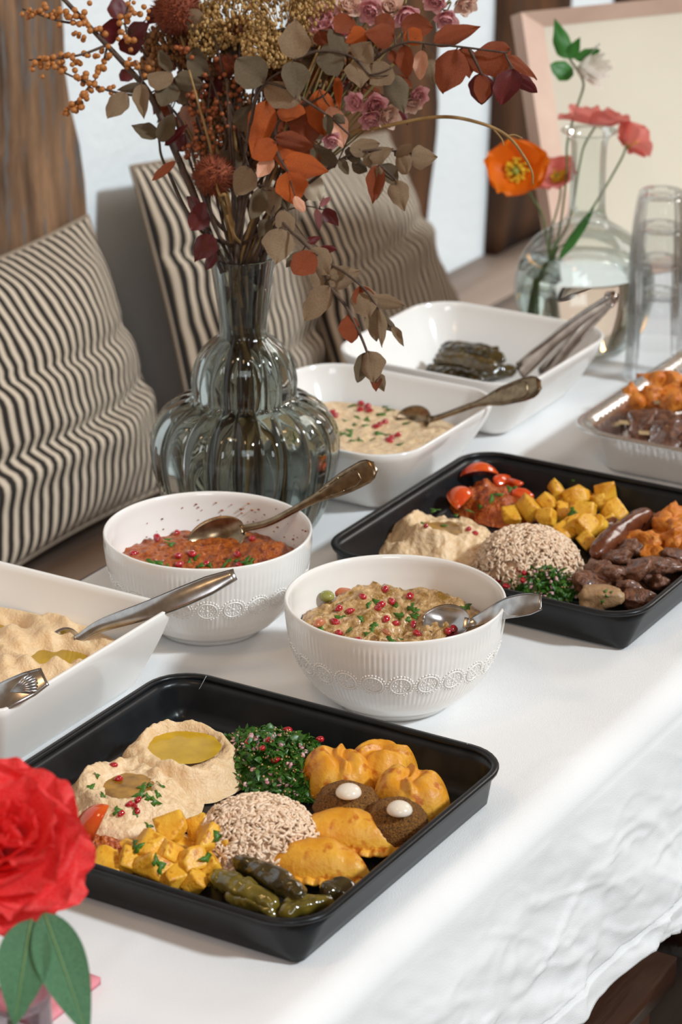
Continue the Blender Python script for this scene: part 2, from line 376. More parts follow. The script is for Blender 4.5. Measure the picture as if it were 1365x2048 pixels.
def cushion(label, bl, br, tr, tl, th, seed, creases):
    n = 46; g = np.linspace(0, 1, n); U, Vv = np.meshgrid(g, g); bl, br, tr, tl = (np.array(q, float) for q in (bl, br, tr, tl))
    # outline bows in a little between the corners
    u2 = U+.030*np.sin(np.pi*Vv)*(.5-U)*2*.9; v2 = Vv+.030*np.sin(np.pi*U)*(.5-Vv)*2*.9
    base = (bl*((1-u2)*(1-v2))[..., None]+br*(u2*(1-v2))[..., None]+tr*(u2*v2)[..., None]+tl*((1-u2)*v2)[..., None])
    nv = np.cross(br-bl, tl-bl); nv /= np.linalg.norm(nv); nv = nv*np.sign(nv[0])
    prof = ((1-np.abs(2*U-1)**2.4)*(1-np.abs(2*Vv-1)**2.4))**.62
    fr = th*prof
    wr = .010*fbm(np.stack([U*1.3, Vv*2.2, 0*U+seed], -1), 2.2, 3, seed)*np.minimum(1, prof*2)
    for v0, sl, dp in creases:
        d = (Vv-v0-sl*(U-.5)-.03*np.sin(U*5+seed)); wr = wr-dp*np.exp(-(d/.028)**2)*np.minimum(1, prof*2)+dp*.6*np.exp(-((d+.07)/.05)**2)*np.minimum(1, prof*2)
    front = base+nv*(fr+wr)[..., None]; back = base-nv*(fr*.35)[..., None]
    V = np.concatenate([front.reshape(-1, 3), back.reshape(-1, 3)]); F = gridF(n, n)+[[n*n+q for q in f[::-1]] for f in gridF(n, n)]
    root = thing('striped_cushion', label, 'cushion', ((bl+br)/2).tolist(), 'striped cushions leaning on the wall')
    me = mesh('cover', V, F, STRIPE); uvl = me.uv_layers.new(name='UV'); UVs = np.concatenate([np.stack([U, Vv], -1).reshape(-1, 2)]*2)
    li = np.zeros(len(me.loops), int); me.loops.foreach_get('vertex_index', li); uvl.data.foreach_set('uv', UVs[li].ravel())
    put('cover', me, root)
    edge = np.concatenate([base[0, :], base[1:, -1], base[-1, -2::-1], base[-2:0:-1, 0]])
    edge = np.concatenate([edge, edge[:1]]); obj('piping', tube(edge, .0032, 6), PIPE, root)
cushion('striped cushion in front of the old oak post, nearest the hummus dish', (-1.985, 2.40, -.275), (-1.985, 2.885, -.275), (-2.125, 2.875, .085), (-2.125, 2.42, .085), .075, 1, ((.36, .12, .016), (.60, .05, .009)))
cushion('striped cushion standing upright right behind the dried bouquet', (-1.95, 2.885, -.28), (-1.97, 3.33, -.28), (-2.12, 3.36, .12), (-2.115, 2.965, .135), .065, 2, ((.66, -.05, .012), (.3, .1, .008)))
cushion('striped cushion slumped behind the stew and vine leaf dishes', (-1.875, 3.17, -.28), (-1.885, 3.575, -.28), (-2.115, 3.67, .035), (-2.11, 3.27, .11), .06, 3, ((.55, .1, .010),))

# framed cream board on a back strut, standing at the end of the table
CREAM = M('cream_board', (.64, .58, .47), .7, (.67, .61, .49), 6)
PINKF = M('pink_wood_frame', (.60, .41, .33), .55, (.66, .48, .38), 14)
B0 = Vector((-1.546, 3.159, .001)); lam = math.radians(20); bu = Vector((-.838*math.sin(lam), .543*math.sin(lam), math.cos(lam))); br_ = Vector((.543, .838, 0)).normalized(); bn = br_.cross(bu); bn = bn if bn.x > 0 else -bn
fr = thing('framed_board', 'large blank cream board in a pale pink sloped frame behind the glass carafe', 'board', B0)
Wd, Hd = .62, .372
def bp(u, v, d): return B0+br_*u+bu*v+bn*d
def prism(quads): return quads
fw = .042; ft_ = .020
def frame_side(a, b2, ia, ib):
    V = [bp(*a, 0), bp(*b2, 0), bp(*ib, -.018), bp(*ia, -.018), bp(*a, -.03), bp(*b2, -.03), bp(*ib, -.03), bp(*ia, -.03)]
    return [list(v) for v in V], [[0, 1, 2, 3], [7, 6, 5, 4], [0, 4, 5, 1], [1, 5, 6, 2], [2, 6, 7, 3], [3, 7, 4, 0]]
oc = ((0, 0), (Wd, 0), (Wd, Hd), (0, Hd)); ic = ((fw, ft_), (Wd-fw, ft_), (Wd-fw, Hd-ft_), (fw, Hd-ft_))
for k in range(4): obj('frame_side', frame_side(oc[k], oc[(k+1) % 4], ic[k], ic[(k+1) % 4]), PINKF, fr, smooth=False)
V = [list(bp(u, v, d)) for d in (-.019, -.028) for u, v in ((fw-.001, ft_-.001), (Wd-fw+.001, ft_-.001), (Wd-fw+.001, Hd-ft_+.001), (fw-.001, Hd-ft_+.001))]
obj('panel', (V, [[0, 1, 2, 3], [7, 6, 5, 4], [0, 4, 5, 1], [1, 5, 6, 2], [2, 6, 7, 3], [3, 7, 4, 0]]), CREAM, fr, smooth=False)
top = bp(Wd*.5, Hd*.8, -.03); ft = Vector((top.x-bn.x*.13, top.y-bn.y*.13, .004))
obj('back_strut', tube([top, ft], .006, 6), PINKF, fr)

# low wooden benches beyond the hem of the cloth
def low_bench(label, x0, x1, y0, y1, z):
    r = thing('low_bench', label, 'bench', ((x0+x1)/2, (y0+y1)/2, -.75), 'low wooden benches under the table')
    wd = (x1-x0-.012)/2
    for k in range(2):
        obj('seat_plank', box(x0+k*(wd+.012), x0+k*(wd+.012)+wd, y0, y1, z-.03, z, (2, 12, 1), .001, 70+k), RUSTW, r)
    for x in (x0+.03, x1-.03):
        for y in (y0+.05, y1-.05): obj('leg', box(x-.018, x+.018, y-.018, y+.018, -.75, z-.031), RUSTW, r, smooth=False)
    obj('stretcher', box((x0+x1)/2-.012, (x0+x1)/2+.012, y0+.07, y1-.07, -.6, -.56), RUSTW, r, smooth=False)
low_bench('dark low bench under the hanging hem with a highlight along its front edge', -1.16, -.888, 1.2, 2.115, -.30)
low_bench('dark reddish low bench further along under the table', -1.12, -.845, 2.21, 3.1, -.33)
mt = obj('floor_mat', box(-1.17, -.70, 2.0, 2.60, -.7498, -.745), M('pale_mat', (.62, .60, .54), .9), smooth=False)
tag(mt, 'pale mat lying on the dark floor beside the low benches', 'mat')

# ------------------------------------------------------------------ trays, bowls, dishes
def tray(label, cx, cy, rot):
    t = thing('serving_tray', label, 'tray', (cx, cy, 0), 'black plastic party trays')
    hx, hy, h, ins = .1743, .1686, .0419, .0159
    m = Matrix.Translation((cx, cy, 0)) @ Matrix.Rotation(rot, 4, 'Z')
    def lp(d, r, z): return rrect(hx-d, hy-d, r, z, 9)
    rr = .040
    prof = [(ins+.003, .006, .0003), (ins, .008, .002)]+[(ins-(ins-.004)*k, .008+(rr-.008)*k, .002+(h-.006)*k) for k in (.25, .5, .75, .97)]
    prof += [(.0065, rr-.003, h-.003)]+[(.0065+(ins-.004)*(1-k), .006+(rr-.010)*k, .004+(h-.006)*k) for k in (.75, .5, .25, .04)]+[(ins+.008, .006, .0028)]
    obj('tray_body', loft([lp(*q) for q in prof]), BLACK, t, m)
    ring = [(.004, rr, h-.0045), (.0005, rr+.002, h-.004), (0, rr+.002, h-.0015), (.001, rr+.001, h), (.005, rr-.002, h+.0004), (.0068, rr-.004, h-.001), (.0068, rr-.004, h-.0035)]
    L = [lp(*q) for q in ring]; L.append(L[0]); obj('rim', loft(L, False, False), BLACK, t, m)
    return t
T1, T2 = (-1.0893, 1.6450), (-1.1247, 2.2849)
tray('black tray of dips, rice and fried pastries closest to the camera', *T1, .0)
tray('black tray of rice, sausages and meat beside the silver skewer tray', *T2, .003)

def strand(t, pts):
    obj('film_strand', tube(pts, [.00035, .00025], 5, 14), M('film_strand', (.45, .47, .48), .3), t)
tr = bpy.data.objects['serving_tray']; strand(tr, [P(413, 1352, .0428), P(404, 1366, .036)+Vector((.001, -.001, 0)), P(376, 1415, .010)+Vector((.0015, -.0015, 0))])
strand(tr, [P(935, 1487, .0428), P(939, 1500, .036)+Vector((-.001, -.001, 0)), P(944, 1540, .018)+Vector((-.0015, -.0015, 0))])
tr = bpy.data.objects['serving_tray.001']; strand(tr, [P(1012, 906, .0428), P(1006, 918, .036)+Vector((.001, -.001, 0)), P(992, 945, .016)+Vector((.0015, -.0015, 0))])
def brad(z):
    return np.interp(z, [0, .004, .012, .022, .032, .045, .058, .072, .086, .0979], [.0520, .0540, .0665, .0765, .0840, .0905, .0950, .0980, .0996, .1000])
def bowl(label, cx, cy):
    b = thing('serving_bowl', label, 'bowl', (cx, cy, 0), 'white embossed bowls'); m = Matrix.Translation((cx, cy, 0))
    zs = list(np.linspace(0, .0979, 40)); pr = [(.046, .0012), (.049, 0)]+[(float(brad(z)), z) for z in zs]
    pr += [(.0996, .0990), (.0985, .0993), (.0972, .0986)]+[(float(brad(z))-.0035, z) for z in np.linspace(.095, .008, 20)]+[(.045, .0055)]
    outer = [True]*42+[False]*100; kk = [0]
    def rib(r, z, a):
        i = kk[0]; kk[0] += 1
        on = i < 42 and .022 < z < .093
        return r+(.00022*np.cos(a*132) if on else 0)*np.minimum(1, min((z-.022)/.012, (.093-z)/.006))*np.ones_like(a) if on else r*np.ones_like(a)
    obj('bowl_body', lathe(pr, 528, rib), PORC, b, m)
    # pressed rosettes
    zc, R = .0545, .0122; parts = []
    def warp(u, v, d):
        z = zc+v*.9; r = brad(z)+d; an = u/.0945; return (r*math.cos(an), r*math.sin(an), z-d*.4)
    def dot(u, v, s, h=.0011):
        V = [warp(u, v, h)]+[warp(u+s*math.cos(a), v+s*math.sin(a), -.0001) for a in np.linspace(0, 2*np.pi, 6, endpoint=False)]
        V += [warp(u+s*.6*math.cos(a), v+s*.6*math.sin(a), h*.75) for a in np.linspace(0, 2*np.pi, 6, endpoint=False)]
        F = [[0, 7+j, 7+(j+1) % 6] for j in range(6)]+[[7+j, 1+j, 1+(j+1) % 6, 7+(j+1) % 6] for j in range(6)]; parts.append((V, F))
    a = np.linspace(0, 2*np.pi, 28, endpoint=False); L = []
    for rr, d in ((R*.80, 0), (R*.77, .0010), (R*.72, .0010), (R*.69, 0)): L.append([warp(rr*math.cos(q), rr*math.sin(q), d) for q in a])
    parts.append(loft(L, False, False))
    for q in np.linspace(0, 2*np.pi, 24, endpoint=False): dot(R*.95*math.cos(q), R*.95*math.sin(q), R*.085)
    for q in np.linspace(0, 2*np.pi, 8, endpoint=False):
        dot(R*.54*math.cos(q), R*.54*math.sin(q), R*.085); dot(R*.36*math.cos(q), R*.36*math.sin(q), R*.065); dot(R*.54*math.cos(q+.39), R*.54*math.sin(q+.39), R*.05)
    dot(0, 0, R*.14)
    me = mesh('rosette', *join(parts), PORC)
    for k in range(24): put('rosette', me, b, m @ Matrix.Rotation(k*2*math.pi/24+.05, 4, 'Z'))
    return b
B1, B2 = (-1.1034, 1.9359), (-1.3381, 1.9846)
bw1 = bowl('white embossed bowl of aubergine stew with pomegranate, beside the nearest tray', *B1)
bw2 = bowl('white embossed bowl of red pepper dip in front of the ribbed vase', *B2)
sp = P(832, 1426, .006); obj('stew_smear', mound((0, 0), .004, .003, 0, lambda R, A, X, Y: .0022*(1-R**2)+.0008*fbm(N3(X, Y), 400, 2, 3), 8, 20), RELISH, bw1, Matrix.Translation(Vector((sp.x+.001, sp.y-.002, .002))) @ Matrix.Rotation(.0, 4, 'X'))

def dish(label, x0, x1, y0, y1, h=.08, rc=.045, ins=.045, rf=.02):
    cx, cy, hx, hy = (x0+x1)/2, (y0+y1)/2, (x1-x0)/2, (y1-y0)/2
    d = thing('serving_dish', label, 'dish', (cx, cy, 0), 'white rectangular porcelain dishes')
    def k(t): return ins*(1-t)**1.25
    pr = [(ins+.01, rf*.8, 0.0), (ins+.002, rf, .0012)]+[(k(t), rf+(rc-rf)*t, .0012+(h-.0022)*t) for t in np.linspace(.06, 1, 10)]
    pr += [(.0006, rc, h), (.0028, rc-.002, h+.0003), (.0044, rc-.003, h-.001)]+[(k(t)+.0046, rf+(rc-.004-rf)*t, .006+(h-.007)*t) for t in np.linspace(.93, 0.02, 9)]+[(ins+.013, rf*.7, .0055)]
    obj('dish_body', loft([rrect(hx-q[0], hy-q[0], max(q[1], .002), q[2], 9, (cx, cy)) for q in pr]), PORC, d); return d
D1, D2, D3 = (-1.545, -1.2865, 1.595, 1.856), (-1.548, -1.296, 2.278, 2.530), (-1.552, -1.294, 2.548, 2.806)
dish('white sharp-cornered dish of hummus beside the red flower', *D1, rc=.010, ins=.030, rf=.008)
dish('white round-cornered dish of herbed aubergine dip beside the ribbed vase', *D2, rc=.055)
dish('white round-cornered dish of dark vine leaf rolls below the poppies', *D3, rc=.055)

# aluminium tray
AX0, AX1, AY0, AY1 = -1.232, -.955, 2.530, 2.90
at = thing('foil_tray', 'crimped silver foil tray of meat and chicken skewers', 'tray', ((AX0+AX1)/2, (AY0+AY1)/2, 0))
def alu_loops():
    cx, cy, hx, hy = (AX0+AX1)/2, (AY0+AY1)/2, (AX1-AX0)/2, (AY1-AY0)/2; L = []
    def lp(d, r, z, wob=0, n=60):
        pts = np.array(rrect(hx-d, hy-d, r, z, 10, (cx, cy)))
        pts = np.concatenate([np.linspace(pts[i], pts[(i+1) % len(pts)], 2 if i % 10 != 9 else 62)[:-1] for i in range(len(pts))])
        s = np.cumsum(np.linalg.norm(np.roll(pts, -1, 0)-pts, axis=1)); nrm = pts[:, :2]-np.array([cx, cy]); nrm /= np.linalg.norm(nrm, axis=1)[:, None]
        pts[:, :2] += nrm*(wob*np.sin(s*2*np.pi/.0072))[:, None]; return pts
    for d, r, z, wb in ((.034, .02, .0006, 0), (.030, .03, .003, 0), (.026, .034, .015, .0008), (.020, .036, .035, .0009), (.0165, .038, .046, .0007), (.0145, .04, .050, .0002), (.006, .045, .051, 0), (.002, .046, .0535, .0002), (0, .046, .0525, .0002), (-.0005, .046, .0505, .0002),
                        (.001, .046, .0495, 0), (.004, .045, .0500, 0), (.0150, .04, .0485, .0002), (.0175, .038, .045, .0007), (.021, .036, .034, .0009), (.027, .034, .014, .0008), (.032, .03, .003, 0), (.036, .02, .0014, 0)): L.append(lp(d, r, z, wb))
    return loft(L)
obj('tray_body', alu_loops(), ALU, at)

# ------------------------------------------------------------------ glass
def clear(o, nrm=True): return o
VC = P(493, 1072)
vz = thing('ribbed_vase', 'smoky teal ribbed glass vase holding the dried bouquet', 'vase', VC)
VP = [(.050, 0), (.060, .004), (.071, .016), (.081, .034), (.089, .060), (.0940, .085), (.0955, .104), (.0925, .122), (.083, .138), (.069, .148), (.0575, .1525), (.0530, .156), (.0525, .162), (.0530, .172), (.0515, .183), (.0475, .196), (.0400, .208), (.0310, .2165), (.0255, .222), (.0242, .230), (.0252, .244), (.0280, .264), (.0305, .284), (.0328, .300), (.0335, .304)]
def smooth_prof(p, n=72):
    return [tuple(q) for q in spline([(a, 0, b) for a, b in p], n)[:, [0, 2]]]
def vrib(amp):
    def f(r, z, a):
        k = amp*np.clip((r-.022)/.03, .18, 1)
        return r*(1-k)+r*k*1.35*(np.abs(np.cos(a*10+.2))+.02)**.6
    return f
po = smooth_prof(VP); pi_ = [(max(r-.0034, .004), z) for r, z in po if z > .010]
cnt = len(po)
def vr2(r, z, a, st=[0]):
    st[0] += 1
    return vrib(.085)(r, z, a) if st[0] <= cnt else vrib(.03)(r, z, a)
prof = po+[(.0325, .3052), (.0308, .3045)]+pi_[::-1]+[(.02, .0095)]
cnt = len(po)
obj('vase_body', lathe(prof, 252, vr2), VGLASS, vz, Matrix.Translation(VC))

DC = P(1165, 697)
dm = thing('glass_carafe', 'round clear glass carafe with long neck, half full of water', 'carafe', DC)
DP = [(.040, 0), (.058, .006), (.076, .028), (.086, .060), (.088, .085), (.083, .112), (.068, .138), (.048, .154), (.032, .164), (.0245, .174), (.0225, .19), (.0218, .22), (.0218, .250), (.0228, .266), (.028, .275), (.0350, .2795)]
dpo = smooth_prof(DP, 60)
def shell(p, seg=72, rib=None):
    V, F = lathe(p, seg, rib); return V, F[:-1]
obj('carafe_body', shell(dpo+[(.0352, .2803), (.0343, .2806), (.0325, .2785)]), DGLASS, dm, Matrix.Translation(DC))
wp = [(r-.003, z+.003) for r, z in dpo if z < .112]; obj('water', lathe(wp, 72), WATER, dm, Matrix.Translation(DC))

BC = P(1103, 684)
bv = thing('bud_vase', 'small clear flared bud vase holding the poppies', 'vase', BC)
BP = [(.022, 0), (.0250, .003), (.0240, .02), (.0205, .05), (.0150, .078), (.0118, .095), (.0108, .106), (.0120, .116), (.0135, .120)]
bpo = smooth_prof(BP, 40)
obj('vase_body', shell(bpo, 48, lambda r, z, a: r*(1+.03*np.cos(a*10))), DGLASS, bv, Matrix.Translation(BC))
obj('water', lathe([(r-.0018, z+.002) for r, z in bpo if z < .075], 32), WATER, bv, Matrix.Translation(BC))

GC = P(1308, 752)
gp = [(.0368, 0), (.0372, .0012), (.0366, .003), (.0362, .010), (.0350, .04), (.0320, .075), (.0285, .100), (.0268, .1075), (.0245, .1095), (.010, .1090), (.0005, .1085)]
gi = [(.0004, .1015), (.012, .1018), (.0235, .1015), (.0262, .098), (.0300, .075), (.0332, .04), (.0344, .010), (.0352, .001)]
def grib(r, z, a): return r*(1+(.010*np.cos(a*22) if .006 < z < .104 and r > .02 else 0))
gme = mesh('glass_body', *[lambda q: (q[0], q[1][:-2])][0](lathe(gp+gi, 132, grib)), TGLASS)
for k, nm in enumerate(('at the bottom of the stack, rim on the cloth', 'second up in the stack beside the foil tray', 'third up in the stack, just below the topmost glass', 'topmost of the stack of tumblers')):
    g = put('glass_tumbler', gme, None, Matrix.Translation(GC+Vector((rnd.uniform(-.0006, .0006), 0, .0415*k))))
    tag(g, 'upturned fluted clear tumbler '+nm, 'glass', 'stacked upturned tumblers')

# tea light behind the stack
TC = P(1246, 668)
tl = thing('tea_light', 'small lit tea light glowing between carafe and tumblers', 'candle', TC)
obj('cup', lathe([(.0185, 0), (.019, .002), (.019, .015), (.0186, .0155), (.018, .015), (.018, .010), (.001, .010)], 24), ALU, tl, Matrix.Translation(TC))
obj('wick', tube([TC+Vector((0, 0, .010)), TC+Vector((.0005, 0, .016))], .0006, 6), M('wick', (.02, .02, .02), .9), tl)
fm = bpy.data.materials.new('flame'); fm.use_nodes = True; e = fm.node_tree.nodes['Principled BSDF']; e.inputs['Emission Color'].default_value = (1, .42, .08, 1); e.inputs['Emission Strength'].default_value = 14; e.inputs['Base Color'].default_value = (1, .5, .1, 1)
obj('flame', lathe([(.0003, 0), (.0028, .003), (.0036, .007), (.0022, .014), (.0003, .021)], 12), fm, tl, Matrix.Translation(TC+Vector((0, 0, .0155))))

# ------------------------------------------------------------------ food
def one(name, me, label, cat, group, m):
    return tag(put(name, me, None, m), label, cat, group)
def seed_mesh(k):
    V, F = ICO[2]; V = V.copy(); V = V*np.array([.0040, .0030, .0028]); V[:, 1:] *= (1+.35*V[:, :1]/.004)*.9
    V += .00025*np.stack([fbm(V*300+k*9, 1, 1, k+q) for q in range(3)], 1); return mesh('pomegranate_seed', V, F, POM)
SEEDS = [seed_mesh(k) for k in range(3)]
from mathutils.bvhtree import BVHTree
BV = {}
def drop(px, py, names, lift=0., z=.03):
    best = None
    for n in names:
        if n not in BV:
            me = bpy.data.objects[n].data; m = WM[n]; BV[n] = BVHTree.FromPolygons([m @ v.co for v in me.vertices], [list(p.vertices) for p in me.polygons])
        d = ray(px, py).normalized(); h = BV[n].ray_cast(Vector((0, 0, CAMH)), d)
        if h[0] is not None and (best is None or h[3] < best[3]): best = h
    if best is None: return P(px, py, z), Vector((0, 0, 1))
    nn = best[1] if best[1].z > 0 else -best[1]
    return best[0]+nn*lift, nn
ORD = 'first second third fourth fifth sixth seventh eighth ninth tenth eleventh twelfth thirteenth fourteenth fifteenth sixteenth'.split()
def places(pts):
    ys = sorted(p[1] for p in pts); mid = ys[len(ys)//2]; out = [None]*len(pts)
    for half, nm in ((lambda y: y < mid, 'far half'), (lambda y: y >= mid, 'near half')):
        idx = sorted((i for i in range(len(pts)) if half(pts[i][1])), key=lambda i: pts[i][0])
        for k, i in enumerate(idx): out[i] = nm+', '+ORD[k]+' from the left'
    return out
def seeds(pts, on, where, s=1., lift=.0012):
    pl = places(pts)
    for i, (px, py) in enumerate(pts):
        p, nn = drop(px, py, on, lift)
        m = trs(p, (rnd.uniform(-.5, .5), rnd.uniform(-.5, .5), rnd.uniform(0, 6.3)), s*rnd.uniform(.92, 1.1))
        one('pomegranate_seed', rnd.choice(SEEDS), 'red pomegranate seed on '+where+', '+pl[i], 'seed', 'pomegranate seeds on '+where, m)
def leaf_bit(k):
    r = np.random.default_rng(k); n = 14; a = np.linspace(0, 2*np.pi, n, endpoint=False)
    rad = .0045*(1+.42*np.cos(a*3+k)+.15*np.cos(a*7)); V = [[0, 0, .0008]]+[[rad[i]*math.cos(a[i])*1.2, rad[i]*math.sin(a[i])*.8, .0008*math.sin(a[i]*2+k)] for i in range(n)]
    V += [[v[0], v[1], v[2]-.0003] for v in V]
    F = [[0, 1+i, 1+(i+1) % n] for i in range(n)]+[[n+1, n+2+(i+1) % n, n+2+i] for i in range(n)]+[[1+i, n+2+i, n+2+(i+1) % n, 1+(i+1) % n] for i in range(n)]
    return mesh('parsley_leaf', V, F, PARS)
PBITS = [leaf_bit(k) for k in range(4)]
def parsley(pts, on, where, s=1.):
    pl = places(pts)
    for i, (px, py) in enumerate(pts):
        p, nn = drop(px, py, on, .0009); m = Matrix.Translation(p) @ nn.to_track_quat('Z', 'Y').to_matrix().to_4x4() @ trs((0, 0, 0), (rnd.uniform(-.25, .25), rnd.uniform(-.25, .25), rnd.uniform(0, 6.3)), s*rnd.uniform(.55, .95))
        one('parsley_leaf', rnd.choice(PBITS), 'parsley leaf on '+where+', '+pl[i], 'herb', 'parsley leaves on '+where, m)
def scat_mesh(items):
    """items: list of (V, F) placed; returns joined"""
    return join(items)
def rotm(rx, ry, rz):
    cx, sx, cy, sy, cz, sz = math.cos(rx), math.sin(rx), math.cos(ry), math.sin(ry), math.cos(rz), math.sin(rz)
    return np.array([[cz*cy, cz*sy*sx-sz*cx, cz*sy*cx+sz*sx], [sz*cy, sz*sy*sx+cz*cx, sz*sy*cx-cz*sx], [-sy, cy*sx, cy*cx]])

def hummus(name, label, c, rx, ry, rot, h, crater, oil_label, oilm, mat, seed, swirl=.0022, cd=.6, oil=True, lump=.002, cat='dip', off=(0, 0)):
    r0, r1 = crater
    def zf(R, A, X, Y):
        z = h*1.12*(1-R**1.55)*np.ones_like(X)+h*(.16+.12*np.sin(A+seed))*np.exp(-((R-(r1+.10))/.17)**2)+np.clip((1-R)*3, 0, 1)*np.clip((R-r0)*4, 0, 1)*.0030*fbm(N3(X, Y), 38, 2, seed+7)
        cs = np.clip((r1+.06-R)/(r1+.06-r0+.10), 0, 1); z = z-h*(cd+.20)*cs*cs*(3-2*cs)
        w2 = np.clip((1-R)*4, 0, 1)*np.clip((R-r0*.8)*5, 0, 1)
        z = z+w2*swirl*np.sin(R*20+A*1.0+2.2*fbm(N3(X, Y), 18, 2, seed))
        z = z+w2*lump*fbm(N3(X, Y), 70, 3, seed+1)+w2*.0010*fbm(N3(X, Y), 240, 2, seed+2)
        return np.maximum(z, .0002)
    t = thing(name, label, cat, (c[0], c[1], .004))
    obj('paste', mound(c, rx, ry, rot, zf, 64, 180, .07, seed), mat, t)
    if oil:
        zo = .004+h*(1-cd)+.0022
        o = obj('oil_pool', mound(c, rx*(r1*.93), ry*(r1*.93), rot, lambda R, A, X, Y: .0004*(1-R), 8, 60, .05, seed, zo), oilm, t)
    return t
c = P(366, 1492, .030); HC = c
hummus('hummus_mound', 'swirled hummus with a golden oil pool in the nearest black tray', (c.x, c.y), .062, .058, .3, .039, (.38, .58), 'oil', OIL, HUMMUS, 11, cd=.42, lump=.0026, swirl=.0030)
V = []
for k in range(26):
    a, q = rnd.uniform(3.3, 5.9), rnd.uniform(.2, .9); v = ICO[1][0]*np.array([.0034, .0022, .0014])@rotm(0, 0, rnd.uniform(0, 6)).T
    V.append((v+np.array([c.x+.022*q*math.cos(a-.3), c.y+.020*q*math.sin(a-.3), .0268]), ICO[1][1]))
o = stuff(obj('toasted_seeds', join(V), M('toasted_seed', (.42, .20, .03), .3, (.55, .30, .06), 300), bpy.data.objects['hummus_mound']))
c = P(256, 1582, .02)
hummus('aubergine_dip', 'lumpy aubergine dip with dark oil and herbs beside the halved tomato', (c.x, c.y), .066, .076, .5, .029, (.22, .42), 'oil', OILD, BABA2, 17, cd=.36, lump=.0042, swirl=.0012)
c = P(872, 1062, .022)
hummus('aubergine_dip', 'lumpy aubergine dip with oil pool in the tray with sausages', (c.x+.002, c.y+.002), .064, .066, .2, .027, (.22, .40), 'oil', OILD, BABA2, 23, cd=.34, lump=.0052, swirl=.0012)
seeds([(227, 1532), (237, 1560), (272, 1652-30), (268, 1612), (243, 1628), (258, 1610), (276, 1600)], ['paste.001', 'oil_pool.001', 'paste'], 'the dip by the tomato wedge')
parsley([(285, 1574), (300, 1572), (322, 1573), (280, 1590), (297, 1596), (234, 1622), (272, 1628), (205, 1592), (182, 1575), (193, 1551), (297, 1652), (315, 1590), (262, 1606), (310, 1604)], ['paste.001', 'oil_pool.001', 'paste'], 'the dip by the tomato wedge', 1.0)
seeds([(937, 1060), (950, 1067), (852, 1052)], ['paste.002', 'oil_pool.002'], 'the dip in the sausage tray')
parsley([(846, 1048), (870, 1020), (912, 1030), (940, 1022), (888, 1052)], ['paste.002', 'oil_pool.002'], 'the dip in the sausage tray', 1.1)

def rice(label, c, r, h, seed, n=1700):
    t = thing('rice_dome', label, 'rice', (c[0], c[1], .004))
    obj('core', mound(c, r*.95, r*.95, 0, lambda R, A, X, Y: h*.95*np.sqrt(np.maximum(0, 1-R**2.3)), 24, 60, .03, seed), RICEB, t)
    q = np.random.default_rng(seed); b = ICO[1][0]*np.array([.0043, .00135, .00125]); its = []
    for k in range(n):
        R = math.sqrt(q.uniform(0, 1))*1.0; A = q.uniform(0, 6.283); z = h*math.sqrt(max(0, 1-R**2.3))
        nx, ny = math.cos(A)*R, math.sin(A)*R; slope = math.atan2(h*1.1*R**1.3, r*max(.12, math.sqrt(max(0, 1-R**2.3))))
        m = rotm(0, 0, A)@rotm(0, slope, 0)@rotm(q.normal(0, .2), q.normal(0, .2), q.uniform(0, 6.283))
        its.append((b*q.uniform(.8, 1.2)@m.T+np.array([c[0]+r*nx*q.normal(1, .02), c[1]+r*ny, .005+z+q.normal(0, .0008)]), ICO[1][1]))
    stuff(obj('rice_grains', join(its), RICE, t))
    its = []
    for k in range(16):
        R = math.sqrt(q.uniform(0, .7)); A = q.uniform(3, 6.4); z = .0062+h*math.sqrt(max(0, 1-R**2.3)); p0 = np.array([c[0]+r*R*math.cos(A), c[1]+r*R*math.sin(A), z]); d = q.uniform(0, 6.28)
        its.append(tube([p0, p0+np.array([.004*math.cos(d), .004*math.sin(d), .0008]), p0+np.array([.007*math.cos(d+.6), .007*math.sin(d+.6), -.0006])], .00035, 4, 5))
    stuff(obj('noodle_strands', join(its), FALA, t))
c = P(517, 1652, .028); rice('domed mound of tan rice in the tray of fried pastries', (c.x, c.y), .053, .042, 5)
c = P(1058, 1108, .026); rice('domed mound of tan rice in the tray with sausages', (c.x, c.y), .055, .046, 6)

